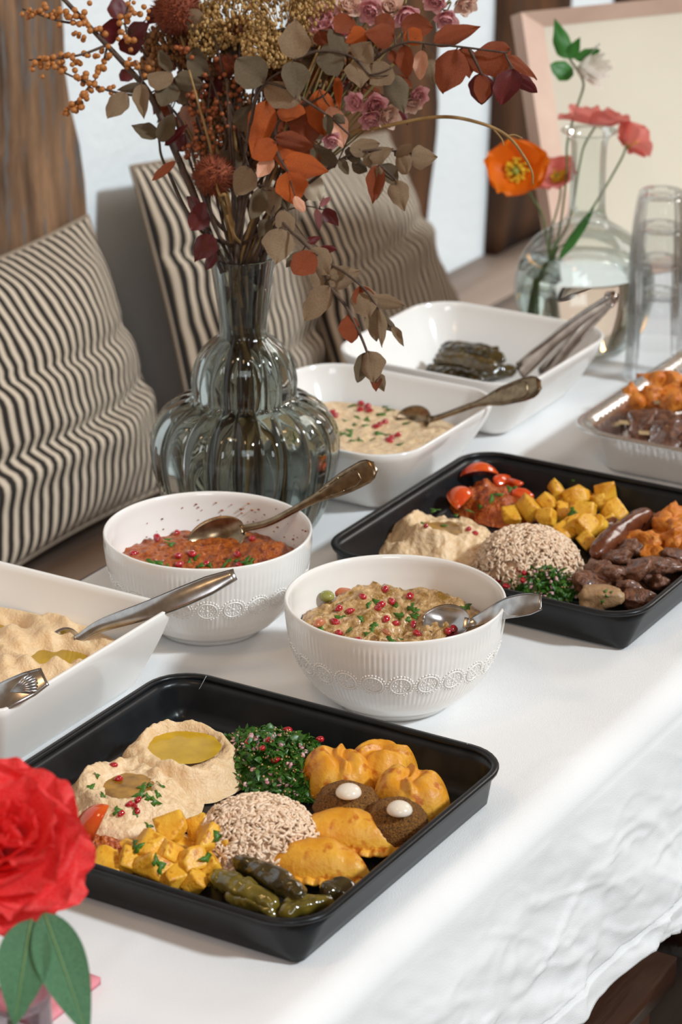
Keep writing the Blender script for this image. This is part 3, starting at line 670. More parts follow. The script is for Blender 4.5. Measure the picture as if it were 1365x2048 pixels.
def tabbouleh(label, c, rx, ry, rot, h, seed, n=900):
    t = thing('parsley_salad', label, 'salad', (c[0], c[1], .004)); q = np.random.default_rng(seed); zf = lambda R, A, X, Y: h*(1-R**2.2)*.86+.002*fbm(N3(X, Y), 80, 2, seed)
    obj('salad_base', mound(c, rx*.95, ry*.95, rot, zf, 24, 70, .12, seed), PARSD, t); G, O, B = [], [], []
    cr, sr = math.cos(rot), math.sin(rot)
    for k in range(n):
        R = math.sqrt(q.uniform(0, 1.05)); A = q.uniform(0, 6.283); lx, ly = rx*R*math.cos(A), ry*R*math.sin(A); z = .005+h*max(0, 1-R**2.2)+q.uniform(-.001, .003); p = np.array([c[0]+lx*cr-ly*sr, c[1]+lx*sr+ly*cr, z]); m = rotm(q.normal(0, .7), q.normal(0, .7), q.uniform(0, 6.3))
        u = q.uniform()
        if u < .74:
            w_, l_ = q.uniform(.0016, .0040), q.uniform(.003, .0085)
            v = np.array([[-w_, 0, 0], [-w_*.6, l_*.6, .0006], [0, l_, .0004], [w_*.6, l_*.6, .0006], [w_, 0, 0], [0, -l_*.4, .0004], [0, l_*.3, .0014]]); f = [[0, 6, 1], [1, 6, 2], [2, 6, 3], [3, 6, 4], [4, 6, 5], [5, 6, 0]]
            f = [x[::-1] for x in f]; G.append((v@m.T+p, f))
        elif u < .84: O.append((ICO[1][0]*np.array([.0034, .0026, .0012])*q.uniform(.6, 1.2)@m.T+p, ICO[1][1]))
        else: B.append((ICO[1][0]*np.array([.0010, .0010, .0010])*q.uniform(.7, 1.3)+p+np.array([0, 0, .001]), ICO[1][1]))
    stuff(obj('chopped_leaves', join(G), [PARSD], t)); stuff(obj('onion_pieces', join(O), ONION, t)); stuff(obj('bulgur_grains', join(B), BULG, t))
c = P(556, 1520, .018); tabbouleh('dark green parsley salad between hummus and fried pastries', (c.x-.004, c.y+.006), .070, .046, -.20, .030, 3, 1500)
seeds([(575, 1460), (502, 1492), (541, 1489), (530, 1503), (553, 1525), (592, 1477), (640, 1478)], ['salad_base'], 'the salad by the hummus', 1.15, .0048)
c = P(1075, 1150, .018); tabbouleh('dark green parsley salad between rice dome and herbed meat', (c.x-.004, c.y), .050, .032, -.1, .026, 4, 900)
seeds([(1043, 1145), (1052, 1163), (1006, 1165), (1018, 1175), (1055, 1150)], ['salad_base.001'], 'the salad by the herbed meat', 1.15, .0048)

# potato cubes
PM = []
for k in range(6):
    V, F = chunk((.0225+.0016*(k-2), .0200, .0165-.0008*(k-2)), 40+k, .10, .05, .9, 8, .012); PM.append(mesh('potato_cube', V, F, POTA))
def potatoes(lst, where, base):
    pl = places(lst)
    for i, (px, py, s, z, rx, ry, rz) in enumerate(lst):
        one('potato_cube', PM[(i*5+base) % 6], 'fried potato cube '+where+', '+pl[i], 'potato', 'fried potato cubes '+where, trs(P(px, py, z), (rx, ry, rz), s/60*1.12))
q = random.Random(4)
def rr(): return (q.uniform(-.8, .8), q.uniform(-.8, .8), q.uniform(0, 6.3))
potatoes([(px, py, s, z, *rr()) for px, py, s, z in ((346, 1662, 64, .028), (400, 1664, 50, .022), (412, 1686, 56, .027), (452, 1692, 56, .022), (297, 1696, 62, .026), (335, 1706, 56, .024), (262, 1727, 54, .017), (212, 1728, 60, .015), (309, 1739, 66, .017), (351, 1752, 50, .015), (378, 1722, 60, .020), (390, 1765, 46, .012), (420, 1738, 50, .014), (362, 1690, 52, .016), (290, 1725, 52, .012), (330, 1730, 50, .010), (250, 1700, 50, .012), (405, 1712, 50, .012))], 'beside the vine leaf rolls', 0)
parsley([(270, 1688), (276, 1696), (312, 1722), (320, 1732), (413, 1718), (436, 1672)], [o.name for o in bpy.data.objects if o.name.startswith('potato_cube')], 'the nearer potato cubes', 1.25)
potatoes([(px, py, s, z, *rr()) for px, py, s, z in ((1115, 982, 46, .024), (1155, 990, 62, .030), (1212, 985, 60, .032), (1056, 1016, 56, .024), (1099, 1006, 50, .026), (1130, 1024, 50, .020), (1166, 1022, 60, .027), (1226, 1026, 60, .020), (1170, 1050, 56, .024), (1150, 1046, 46, .022), (1190, 1054, 54, .020), (1134, 1062, 54, .016), (1022, 1032, 44, .016), (1092, 1036, 46, .020), (1176, 1082, 48, .014), (1195, 1005, 54, .022), (1140, 1008, 50, .016), (1210, 1045, 50, .012))], 'behind the farther rice dome', 3)
parsley([(1147, 1022), (1108, 1018), (1150, 960), (1145, 1026)], [o.name for o in bpy.data.objects if o.name.startswith('potato_cube')], 'the farther potato cubes', 1.1)

# tomatoes and relish
def wedge(label, c, r, rz, tilt, ry=0.):
    n, m = 14, 10; L = []
    V = []; F = []
    for i in range(n):
        th = math.pi*i/(n-1)
        for j in range(m):
            ph = math.pi*.62*j/(m-1)-.1; V.append([r*math.cos(th)*1.3, r*abs(math.sin(th))**1.35*math.cos(ph), r*abs(math.sin(th))**1.35*math.sin(ph)])
    F = gridF(n, m, False, True); o = len(V)
    for i in range(n):
        th = math.pi*i/(n-1); V.append([r*math.cos(th)*1.3, .12*r*math.sin(th), .05*r*math.sin(th)])
    for i in range(n-1): F.append([i*m, (i+1)*m, o+i+1, o+i]); F.append([(i+1)*m+m-1, i*m+m-1, o+i, o+i+1])
    return tag(obj('tomato_wedge', (np.array(V), F), TOM, None, trs(c, (tilt, ry, rz))), label, 'tomato', 'cut tomatoes on the trays')
wedge('upright tomato wedge half hidden behind the red flower', P(196, 1660, .022), .019, .5, 1.2, -1.15)
wedge('red tomato wedge leaning on the far wall of the sausage tray', P(960, 955, .026), .017, .6, .5)
wedge('red tomato wedge between relish and aubergine dip', P(922, 1004, .020), .017, 1.9, .6)
def heap(name, label, cat, c, rx, ry, rot, h, mat, seed, lump=.004):
    return tag(obj(name, mound(c, rx, ry, rot, lambda R, A, X, Y: np.maximum(.0003, h*(1-R**2.4)+np.clip((1-R)*3, 0, 1)*(lump*fbm(N3(X, Y), 75, 3, seed)+.0012*fbm(N3(X, Y), 300, 2, seed))), 40, 110, .12, seed), mat), label, cat)
c = P(212, 1700, .012); heap('tomato_relish', 'small red relish heap beneath the tomato wedge near the red flower', 'relish', (c.x-.006, c.y), .032, .026, .2, .018, RELISH, 71)
c = P(990, 995, .02); heap('tomato_relish', 'chunky red relish heap in the far corner of the sausage tray', 'relish', (c.x, c.y), .056, .038, -.3, .026, RELISH, 72, .006)
parsley([(1020, 978), (1035, 985), (985, 998), (1000, 990), (960, 1015)], ['tomato_relish.001'], 'the red relish in the sausage tray', 1.2)
for k, (px, py) in enumerate(((1045, 992), (1005, 962), (1028, 968))):
    V, F = chunk((.024, .014, .010), 90+k, .8, .2, 1.2, 7); tag(obj('tomato_piece', (V, F), TOM, None, trs(P(px, py, .026), (.3, .2, k*1.3))), 'soft cooked tomato piece in the red relish heap, '+('nearest the potatoes', 'farthest back', 'between the other two')[k], 'tomato', 'cooked tomato pieces in the relish')

# pastries
def halfmoon(L_, W, H, seed):
    ns, na = 40, 22; loops = []
    for s in np.linspace(-.995, .995, ns):
        k = max(.02, 1-abs(s)**2.2); y0 = -W*.5*k; arc = .012*(1-s*s); row = []
        for a in np.linspace(0, 2*np.pi, na, endpoint=False):
            ca_, sa_ = math.cos(a), math.sin(a); zz = H*k**.8*(max(sa_, -.25)*.8+.2) if sa_ > -.3 else -.05*H*k
            row.append([s*L_/2, W*.5*k*ca_+arc, zz])
        loops.append(row)
    V, F = loft(loops); V = V*(1+.05*fbm(V*1., 60, 3, seed)[:, None]); V[:, 2] += .0012*fbm(V, 130, 2, seed)*(V[:, 2] > .002)
    # crimped edge along the front
    C = []
    m = 60
    for j, (off, zo) in enumerate(((0, .006), (-.0045, .0045), (-.0085, .0025), (-.0085, .0008), (-.0045, .0018), (0, .0015))):
        for i, s in enumerate(np.linspace(-1.02, 1.02, m)):
            k = max(.0, 1-abs(s)**2.2); wv = math.sin(i*1.05+seed)
            C.append([s*L_/2, -W*.5*k+.012*(1-s*s)+off*(1+.25*wv)+.002, zo+.0016*wv*(off < 0)])
    f2 = gridF(6, m, False, True)
    return join([(V, F), (np.array(C), f2)])
HM = halfmoon(.096, .040, .031, 5)
c = P(636, 1752, .008); tag(obj('half_moon_pastry', HM, PASTRY, None, trs((c.x, c.y-.004, .006), (-.15, 0, .44))), 'golden half-moon pastry with crimped edge, closest to the vine leaf rolls', 'pastry', 'half-moon pastries')
HM2 = halfmoon(.098, .040, .031, 9)
c = P(682, 1700, .008); tag(obj('half_moon_pastry', HM2, PASTRY, None, trs((c.x, c.y, .008), (-.1, 0, .40))), 'golden half-moon pastry lying between rice dome and falafel', 'pastry', 'half-moon pastries')
def puff(rx, ry, h, seed, ridge_a):
    def zf(R, A, X, Y):
        z = h*np.sqrt(np.maximum(0, 1-R**2.6)); x, y = X*np.cos(ridge_a)+Y*np.sin(ridge_a), -X*np.sin(ridge_a)+Y*np.cos(ridge_a)
        wv = .0028*np.sin(x*170+seed)
        d = np.abs(y-wv)
        z = z-.008*np.exp(-(d/.009)**2)*np.clip(1-R, 0, 1)*1.6+.0075*np.exp(-(d/.0034)**2)*np.clip((1-R)*3, 0, 1)
        return np.maximum(.0003, z+.0022*fbm(N3(X, Y), 60, 2, seed))
    return mound((0, 0), rx, ry, 0, zf, 44, 120, .10, seed, 0)
for px, py, z, rx, ry, h, s, ra, tl_, lb in ((676, 1545, .006, .034, .028, .037, 1, 2.2, (0, .1, 0), 'puffed folded pastry beside the parsley salad, behind the falafel'), (765, 1530, .006, .030, .026, .036, 2, .4, (0, 0, .2), 'puffed folded pastry set against the far wall of the nearest tray'), (822, 1590, .006, .036, .030, .038, 3, 2.0, (0, 0, 0), 'large puffed pastry with deep fold in the tray corner behind the falafel')):
    c = P(px, py, .02); tag(obj('folded_pastry', puff(rx, ry, h, s, ra), PASTRY, None, trs((c.x, c.y, z), tl_)), lb, 'pastry', 'puffed folded pastries')
for px, py, qx, qy, s, lb in ((694, 1617, 698, 1579, 31, 'brown crusty falafel topped with sauce, touching the rice dome'), (790, 1650, 799, 1614, 32, 'brown crusty falafel topped with sauce, against the tray wall')):
    c = P(px, py, .020); f = thing('falafel_ball', lb, 'falafel', (c.x, c.y, .005), 'falafel with tahini dollops')
    V, F = ICO[5]; V = V*np.array([.0275, .0275, .0205]); V = V*(1+.045*fbm(V, 90, 3, s)[:, None]+.03*fbm(V, 420, 2, s)[:, None]); V[:, 2] = np.maximum(V[:, 2], -.0155)
    obj('crust', (V+np.array([c.x, c.y, .021]), F), FALA, f)
    d = P(qx, qy, .0455); V, F = ICO[3]; V = V*np.array([.0108, .0105, .0075]); V[:, 2] = np.where(V[:, 2] < 0, V[:, 2]*.5, V[:, 2]); V = V*(1+.06*fbm(V, 90, 1, s)[:, None])
    obj('sauce_dollop', (V+np.array([d.x, d.y, .0425]), F), SAUCE, f)

# vine leaf rolls
def roll(pts, r, seed, flat=.9, wrap=.26):
    p = spline(pts, 44); n = len(p); t = np.gradient(p, axis=0); t /= np.linalg.norm(t, axis=1)[:, None]; L = []; a = np.linspace(0, 2*np.pi, 40, endpoint=False)
    for i in range(n):
        s = np.linspace(-1, 1, n)[i]; k = max(.12, (1-abs(s)**7))**.6; u = np.cross(t[i], [0, 0, 1.]); u /= np.linalg.norm(u); v = np.cross(u, t[i])
        w9 = ((a-1.0-s*1.1-seed) % (2*np.pi))/(2*np.pi); rad = r*k*(1+wrap*(w9-.5)+.05*np.sin(a*3+s*4+seed))
        L.append(p[i]+rad[:, None]*(np.cos(a)[:, None]*u+flat*np.sin(a)[:, None]*v))
    V, F = loft(L); V = V+(.0015 if wrap else .0008)*np.stack([fbm(V, 95, 3, seed+k) for k in range(3)], 1)
    if wrap: V[:, 2] -= .0016*np.maximum(0, 1-np.abs(fbm(V*np.array([1, 1, .6]), 70, 2, seed+9))*4)
    return V, F
def vroll(a, b, r, seed, lb, mat, grp, dz=0.):
    a, b = Vector(a), Vector(b); m = (a+b)/2+Vector((0, 0, .002)); return tag(obj('vine_leaf_roll', roll([a, m, b], r, seed), mat, None), lb, 'stuffed leaf', grp)
g1 = 'vine leaf rolls in the nearest tray'
vroll(P(472, 1718, .022), P(608, 1796, .020), .0095, 1, 'dark glossy vine leaf roll lying over the paler ones by the half-moon pastry', VINED, g1)
vroll(P(420, 1752, .015), P(552, 1816, .014), .0098, 2, 'olive green vine leaf roll beside the potato cubes', VINE, g1)
vroll(P(560, 1826, .012), P(668, 1802, .013), .0082, 3, 'short shiny olive vine leaf roll in the tray corner', VINE, g1)
vroll(P(450, 1792, .010), P(560, 1832, .009), .0072, 4, 'olive vine leaf roll pressed along the near wall of the tray', VINE, g1)
for k, (px, py) in enumerate(((688, 1778), (670, 1782))):
    V, F = chunk((.022, .016, .013), 130+k, .9, .15, 1., 8); tag(obj('black_olive', (V, F), VINED, None, trs(P(px, py, .016), (.2, .3, k))), 'dark wrinkled olive beneath the half-moon pastry, '+('closer to the tray wall', 'closer to the pastry')[k], 'olive', 'dark olives in the tray corner')
VINE2 = M('brown_vine_leaf', (.05, .032, .008), .14, (.10, .062, .014), 70, coat=.8, bump=.0012, bscale=160)
g2 = 'stacked vine leaf rolls in the far dish'
for k, (a, b, r, z) in enumerate((((862, 722), (985, 742), .0092, .018), ((868, 704), (1005, 724), .0105, .024), ((880, 695), (1020, 706), .0105, .030), ((905, 680), (1045, 700), .0105, .033), ((852, 744), (968, 764), .0105, .013), ((930, 755), (1040, 742), .0105, .014), ((872, 712), (996, 733), .0105, .040), ((885, 698), (1012, 718), .0105, .046), ((1000, 720), (1048, 705), .0105, .024), ((812, 735), (880, 742), .008, .011))):
    lb = 'dark glossy vine leaf roll in the far dish, ' + ('low at the near side', 'second layer near the front', 'under the upper pair', 'at the back of the stack', 'at the bottom nearest the dip', 'end beside the tongs', 'topmost towards the dip', 'topmost at the back', 'short one by the dish wall', 'thin flattened one apart from the stack')[k]
    vroll(P(*a, z), P(*b, z+.002), r*.88, 10+k, lb, VINED if k % 3 else VINE2, g2)

# sausages, chicken, beef
def saus(pts, r, seed, lb):
    V, F = roll(pts, r, seed, 1., 0); return tag(obj('sausage', (V, F), SAUS), lb, 'sausage', 'grilled sausages')
saus([P(1188, 1112, .026), P(1222, 1078, .029), P(1262, 1048, .030), P(1300, 1026, .030)], .0108, 3, 'brown glossy sausage lying in front beside the rice dome')
saus([P(1235, 1090, .018), P(1275, 1060, .020), P(1318, 1034, .022)], .0095, 4, 'brown sausage tucked behind the other one, near the chicken')
saus([P(1185, 1075, .012), P(1215, 1055, .012), P(1240, 1045, .014)], .008, 5, 'short dark sausage beneath the potato cubes')
CM = [mesh('chicken_piece', *chunk((.030, .024, .020), 160+k, .6, .30, 1.6, 9, .07), CHICK) for k in range(4)]
CL = ((1288, 1084, .024, 1.05), (1332, 1052, .028, 1.1), (1350, 1035, .030, 1.), (1345, 1085, .024, 1.15), (1310, 1112, .016, .9), (1362, 1062, .030, 1.1), (1395, 1040, .026, 1.2), (1400, 1080, .024, 1.2), (1250, 1078, .022, .6), (1320, 1080, .016, 1.), (1375, 1100, .02, 1.1))
for k, (px, py, z, s) in enumerate(CL):
    one('chicken_piece', CM[k % 4], 'orange spiced chicken piece beside the sausages, '+places(CL)[k], 'chicken', 'spiced chicken pieces on the tray', trs(P(px, py, z), (q.uniform(-.6, .6), q.uniform(-.6, .6), q.uniform(0, 6)), s))
BM = [mesh('beef_piece', *chunk((.034, .023, .018), 180+k, .5, .24, 1.3, 9, .05), BEEF) for k in range(5)]
BLIST = ((1202, 1143, .022, 1.05, -.6), (1234, 1116, .026, 1.0, .3), (1240, 1150, .022, 1.0, 1.2), (1282, 1136, .028, 1.2, 1.7), (1318, 1132, .026, .9, .4), (1342, 1134, .024, .9, .8), (1318, 1166, .018, .9, 2.2), (1182, 1172, .016, 1.1, .1), (1264, 1178, .018, 1.0, .5), (1278, 1198, .014, 1.1, .3), (1225, 1165, .014, .9, .9), (1300, 1155, .014, 1., .2), (1262, 1152, .016, .8, 1.4), (1256, 1098, .026, .9, .2), (1352, 1115, .022, .9, .5), (1210, 1120, .018, .9, 1.))
for k, (px, py, z, s, rz) in enumerate(BLIST):
    one('beef_piece', BM[k % 5], 'dark brown grilled beef piece in the tray corner, '+places(BLIST)[k], 'beef', 'grilled beef pieces on the tray', trs(P(px, py, z), (q.uniform(-.5, .5), q.uniform(-.5, .5), rz), s*q.uniform(.78, .94)))
V, F = chunk((.040, .022, .020), 201, .45, .16, 1.2, 10); tag(obj('herbed_meat', (V, F), PALEB, None, trs(P(1204, 1196, .017), (.1, -.1, .35))), 'pale herb-flecked meat slice at the near wall of the sausage tray', 'meat')
parsley([(1214, 1192), (1206, 1203), (1224, 1185), (1212, 1183)], ['herbed_meat'], 'the herbed meat slice', .6)

STOM = M('stewed_tomato', (.42, .10, .035), .3, (.52, .20, .09), 90, coat=.4)
# bowl and dish contents
def disc(name, label, cat, c, r, z, mat, seed, lump, fine=.0012, amp2=0., group=None, shape=None):
    def zf(R, A, X, Y):
        e = np.clip((1.02-R)*6, 0, 1)
        zz = lump*fbm(N3(X, Y), 38, 3, seed)*e+fine*fbm(N3(X, Y), 190, 3, seed+3)
        if shape: zz = zz+shape(X-c[0], Y-c[1])*e
        return zz
    return tag(obj(name, mound(c, r, r, 0, zf, 60, 170, .02, seed, z), mat), label, cat, group)
def away(X, Y): return X*CF.x/CF.to_2d().length+Y*CF.y/CF.to_2d().length        # distance away from the viewer
disc('aubergine_stew', 'chunky aubergine stew filling the embossed bowl with pomegranate', 'stew', B1, .0905, .062, STEW, 31, .0050, .0028, shape=lambda X, Y: .016*np.clip(away(X, Y)/.07, -.3, 1)-.004*np.exp(-((X/.04)**2+(Y/.04)**2)))
disc('red_pepper_dip', 'grainy red pepper dip in the embossed bowl before the vase', 'dip', B2, .0915, .0605, MUHAM, 33, .0038, .0020, shape=lambda X, Y: .004*np.clip(away(X, Y)/.07, -1, 1)+.018*np.exp(-(((X-.04)/.03)**2+((Y-.035)/.03)**2))-.006*np.exp(-(((X+.02)/.05)**2+(Y/.05)**2)))
seeds([(726, 1195), (762, 1211), (757, 1219), (679, 1218), (701, 1223), (671, 1245), (680, 1268), (772, 1240), (790, 1248), (821, 1193), (828, 1250), (836, 1268), (857, 1236), (866, 1241), (897, 1262), (905, 1258), (783, 1203), (715, 1281), (770, 1178)], ['aubergine_stew'], 'the aubergine stew', 1.22)
parsley([(738, 1210), (752, 1203), (790, 1213), (825, 1216), (833, 1222), (852, 1170), (800, 1232), (750, 1250), (735, 1268), (680, 1236), (700, 1262), (800, 1279), (784, 1284), (912, 1185), (932, 1216), (745, 1260), (815, 1240), (643, 1262), (722, 1237), (830, 1234)], ['aubergine_stew'], 'the aubergine stew', 1.15)
for k, (px, py) in enumerate(((655, 1192),)):
    V, F = ICO[3]; V = V*np.array([.0070, .0062, .0055]); V = V*(1+.1*fbm(V, 150, 2, k)[:, None])
    tag(obj('green_olive', (V, F), M('green_olive_skin', (.22, .23, .05), .25, (.32, .30, .08), 200), None, trs(P(px, py, .073))), 'small green olive at the edge of the stew', 'olive', 'green olives in the stew')
for k, (px, py, s) in enumerate(((685, 1185, 1.), (640, 1245, .8), (775, 1265, .6), (900, 1180, .7))):
    V, F = chunk((.024, .012, .010), 220+k, .8, .2, 1.2, 7); tag(obj('tomato_piece', (V, F), STOM, None, trs(P(px, py, .0685), (.2, .1, .6+k), s*.75)), 'soft tomato piece in the aubergine stew, '+('by the green olive', 'nearest the left rim', 'in the middle', 'farthest from the olive')[k], 'tomato', 'tomato pieces in the stew')
seeds([(315, 1078), (354, 1068), (269, 1109), (357, 1113), (360, 1130), (383, 1109), (505, 1079), (475, 1110), (480, 1132), (413, 1128)], ['red_pepper_dip'], 'the red pepper dip', 1.22)
parsley([(391, 1115), (380, 1124), (335, 1080), (341, 1088), (475, 1122), (492, 1124), (450, 1130), (420, 1132), (305, 1128), (318, 1126), (335, 1135), (500, 1128), (460, 1122), (402, 1132)], ['red_pepper_dip'], 'the red pepper dip', 1.15)
# crust of dip left on the bowl wall
its = []
qq = np.random.default_rng(8)
for k in range(46):
    a = qq.uniform(.35, 2.6)+.3; z = qq.uniform(.066, .092)-abs(a-1.5)*.004; r = brad(z)-.0042; V = ICO[1][0]*np.array([.0016, .0016, .001])*qq.uniform(.3, 1.1)
    its.append((V+np.array([B2[0]+r*math.cos(a), B2[1]+r*math.sin(a), z]), ICO[1][1]))
stuff(obj('dip_specks', join(its), MUHAM, bw2))

def dish_fill(name, label, cat, D, z, mat, seed, lump, shape=None, inset=.026, n=90):
    x0, x1, y0, y1 = D; g = np.linspace(-1, 1, n); U, Vv = np.meshgrid(g, g)
    # square to rounded square
    k = .16*(U*U*Vv*Vv); X = (x0+x1)/2+(x1-x0-2*inset)/2*U*(1-k); Y = (y0+y1)/2+(y1-y0-2*inset)/2*Vv*(1-k)
    e = np.clip((1-np.maximum(np.abs(U), np.abs(Vv)))*8, 0, 1)
    Z = z+lump*fbm(N3(X, Y), 26, 3, seed)*e+lump*.35*fbm(N3(X, Y), 110, 3, seed+4)*e
    if shape: Z = Z+shape(U, Vv, X, Y)*e
    return tag(obj(name, (np.stack([X, Y, Z], -1).reshape(-1, 3), gridF(n, n)), mat), label, cat)
HG = [(P(px, py, .04), am, sx, sy, r_) for px, py, am, sx, sy, r_ in ((112, 1308, -.022, .030, .018, .3), (18, 1245, -.018, .026, .016, .2), (50, 1190, .016, .060, .012, .25), (128, 1248, .019, .034, .016, .35), (205, 1262, .012, .022, .016, .4), (40, 1290, .008, .022, .02, .3), (118, 1352, .010, .040, .010, .6), (30, 1350, .006, .03, .02, .3))]
def hshape(U, V, X, Y):
    z = 0*X
    for p, am, sx, sy, r_ in HG:
        x, y = (X-p.x)*math.cos(r_)+(Y-p.y)*math.sin(r_), -(X-p.x)*math.sin(r_)+(Y-p.y)*math.cos(r_); z = z+am*np.exp(-(x/sx)**2-(y/sy)**2)
    return z+.0030*np.sin(X*150+Y*260+3*fbm(N3(X, Y), 22, 2, 5))
dish_fill('hummus_spread', 'thick swirled hummus in the sharp-cornered white dish', 'dip', D1, .044, HUMMUS, 51, .0052, hshape, .017, 150)
hs = bpy.data.objects['hummus_spread']
x0, x1, y0, y1 = D1
obj('oil_pool', loft([rrect((x1-x0)/2-.040, (y1-y0)/2-.040, .03, z, 9, ((x0+x1)/2, (y0+y1)/2)) for z in (.030, .0352, .0355)]), OIL, hs)
dish_fill('herbed_dip', 'pale herbed aubergine dip with red seeds in the middle white dish', 'dip', D2, .046, BABA2, 53, .004, None, .026, 100)
dd = [(680, 800), (700, 805), (722, 808), (735, 815), (720, 822), (745, 800), (665, 825), (672, 832), (760, 850), (770, 845), (752, 855), (785, 878), (795, 872), (778, 882), (740, 822)]
seeds(dd, ['herbed_dip'], 'the pale herbed dip', 1.25)
parsley([(692, 793), (704, 812), (745, 792), (775, 800), (790, 803), (770, 815), (715, 835), (730, 852), (710, 850), (758, 868), (700, 862), (745, 880), (800, 890), (826, 815), (700, 872), (735, 840), (775, 870), (690, 868), (812, 848), (828, 825), (720, 880), (690, 842), (765, 830), (780, 820), (680, 870), (705, 882)], ['herbed_dip'], 'the pale herbed dip', 1.15)

# skewers in the foil tray
SKM = [mesh('meat_cube', *chunk((.034, .034, .030), 240+k, .55, .25, 1.5, 9, .06), BEEF) for k in range(4)]
SKC = [mesh('chicken_cube', *chunk((.026, .024, .022), 260+k, .6, .25, 1.5, 9, .05), CHICK) for k in range(4)]
d = Vector((.92, .30, 0)).normalized()
def skewer(lb, a, n, step, mats, s, tip, rz=.0):
    a = Vector(a); dr = Vector((math.cos(rz), math.sin(rz), 0)); t = thing('skewer', lb, 'skewer', a, 'skewers in the foil tray')
    obj('stick', tube([a-dr*tip, a+dr*(n*step+.03)], [.0026, .0026], 8), STICK, t)
    for k in range(n): put(mats[0].name.split('.')[0], mats[k % 4], t, trs(a+dr*(step*k+step*.4)+Vector((0, 0, q.uniform(-.001, .002))), (q.uniform(-.5, .5), q.uniform(-.3, .3), q.uniform(0, 6)), s*q.uniform(.9, 1.1)))
SKZ = .036
skewer('beef skewer lying first along the near wall of the foil tray', P(1318, 868, .030), 6, .032, SKM, 1.0, .022, .25)
skewer('beef skewer lying behind the nearest one in the foil tray', P(1262, 846, .030), 7, .032, SKM, 1.05, .030, .30)
skewer('orange chicken skewer resting over the beef ones', P(1330, 806, .046), 6, .024, SKC, 1.1, .012, .35)
skewer('orange chicken skewer along the far side of the foil tray', P(1254, 796, .042), 8, .022, SKC, 1.15, .012, .42)
skewer('orange chicken skewer at the back corner of the foil tray', P(1290, 766, .042), 7, .022, SKC, 1.15, .010, .42)

# ------------------------------------------------------------------ cutlery
def sweep(pts, n, w_, dish_, th_, up=(0, 0, 1), k=9):
    p = spline(pts, n); f = np.linspace(0, 1, n); t = np.gradient(p, axis=0); t /= np.linalg.norm(t, axis=1)[:, None]
    def ev(v):
        if not callable(v) and hasattr(v[0], '__len__'): return np.interp(f, [a for a, _ in v], [b for _, b in v])
        return v(f) if callable(v) else np.interp(f, np.linspace(0, 1, len(v)), v)
    W, Dh, T = ev(w_), ev(dish_), ev(th_); L = []; q = np.linspace(-1, 1, k)
    for i in range(n):
        s = np.cross(t[i], np.array(up, float)); s /= np.linalg.norm(s); nn = np.cross(s, t[i])
        top = p[i]+s*(W[i]/2*q)[:, None]-nn*(Dh[i]*(1-q*q))[:, None]; bot = top[::-1]-nn*T[i]*(1-.35*np.abs(q[::-1]))[:, None]
        L.append(np.concatenate([top, bot]))
    return loft(L)
def spoon(label, tip, be, neck, mid, end, mat, bw, hw, up=(0, 0, 1), crown=-.0012, inlay=True, th=.0016):
    tip, be, neck, mid, end = (Vector(v) for v in (tip, be, neck, mid, end))
    s = thing('serving_spoon', label, 'spoon', tip, 'serving spoons')
    c = (tip+be)/2-Vector((0, 0, .0))
    obj('spoon_bowl', sweep([tip, c, be], 26, lambda f: bw*np.sqrt(np.maximum(.003, 1-(2*f-1)**2))*(1+.12*(f-.5)), lambda f: bw*.26*np.sin(np.pi*np.clip(f, .02, .98)), [.0012, .0012], up, 13), mat, s)
    d = (end-be).normalized(); a = be-(be-tip).normalized()*.006
    obj('handle', sweep([a, be, neck, mid, end], 60, hw, lambda f: crown*np.clip(f*2, .3, 1), lambda f: th+0*f, up, 9), mat, s)
    if inlay:      # raised thread along the end of the handle
        fr = np.linspace(.84, .965, 16); n = 60; p = spline([a, be, neck, mid, end], n); W = np.interp(np.linspace(0, 1, n), [a_ for a_, _ in hw], [b_ for _, b_ in hw]); t = np.gradient(p, axis=0); pts = []
        for sg in (-1, 1):
            row = []
            for f in fr:
                i = int(f*(n-1)); tt = t[i]/np.linalg.norm(t[i]); sd = np.cross(tt, np.array(up, float)); sd /= np.linalg.norm(sd); nn = np.cross(sd, tt); row.append(p[i]+sd*W[i]*.34*sg*(1 if f < .955 else .7)+nn*.0011)
            pts += row if sg < 0 else row[::-1]
        obj('thread_line', tube(pts, .0006, 5), mat, s)
    return s
fid = [(0, .009), (.3, .0068), (.74, .0070), (.82, .0098), (.86, .0165), (.91, .0230), (.965, .0245), (.99, .019), (1, .009)]
fid2 = [(0, .009), (.5, .0065), (.74, .0070), (.79, .0120), (.85, .0220), (.93, .0265), (.97, .0250), (.99, .018), (1, .009)]
R_ = P(600, 1013, .1035); A_ = P(505, 1052, .080); E_ = P(752, 932, .150)
spoon('tarnished spoon standing in the red pepper dip with handle over the rim', P(376, 1088, .060), P(492, 1056, .075), P(540, 1044, .084), R_, E_, BRONZE, .038, fid, up=(.35, -.85, .62))
flr = [.010, .011, .0085, .0075, .008, .0095, .0115, .0140, .0165, .0185, .0205, .0215, .0205, .014]
spoon('bright silver spoon in the aubergine stew with its wide end past the rim', P(845, 1240, .070), P(940, 1246, .074), P(962, 1238, .079), P(1012, 1216, .100), P(1084, 1204, .112), SILVER, .034, flr, up=(.25, -.75, .75), inlay=False)
tap = [.007, .008, .0075, .0078, .0090, .0105, .0125, .0145, .0165, .0185, .0195, .0185, .011]
spoon('long silver spoon reaching from the hummus dish across the red dip bowl', P(95, 1300, .034), P(160, 1275, .046), P(205, 1250, .058), P(318, 1212, .0835), P(471, 1148, .112), SILVER, .030, tap, up=(.15, -.95, .6), inlay=False, crown=-.0022)
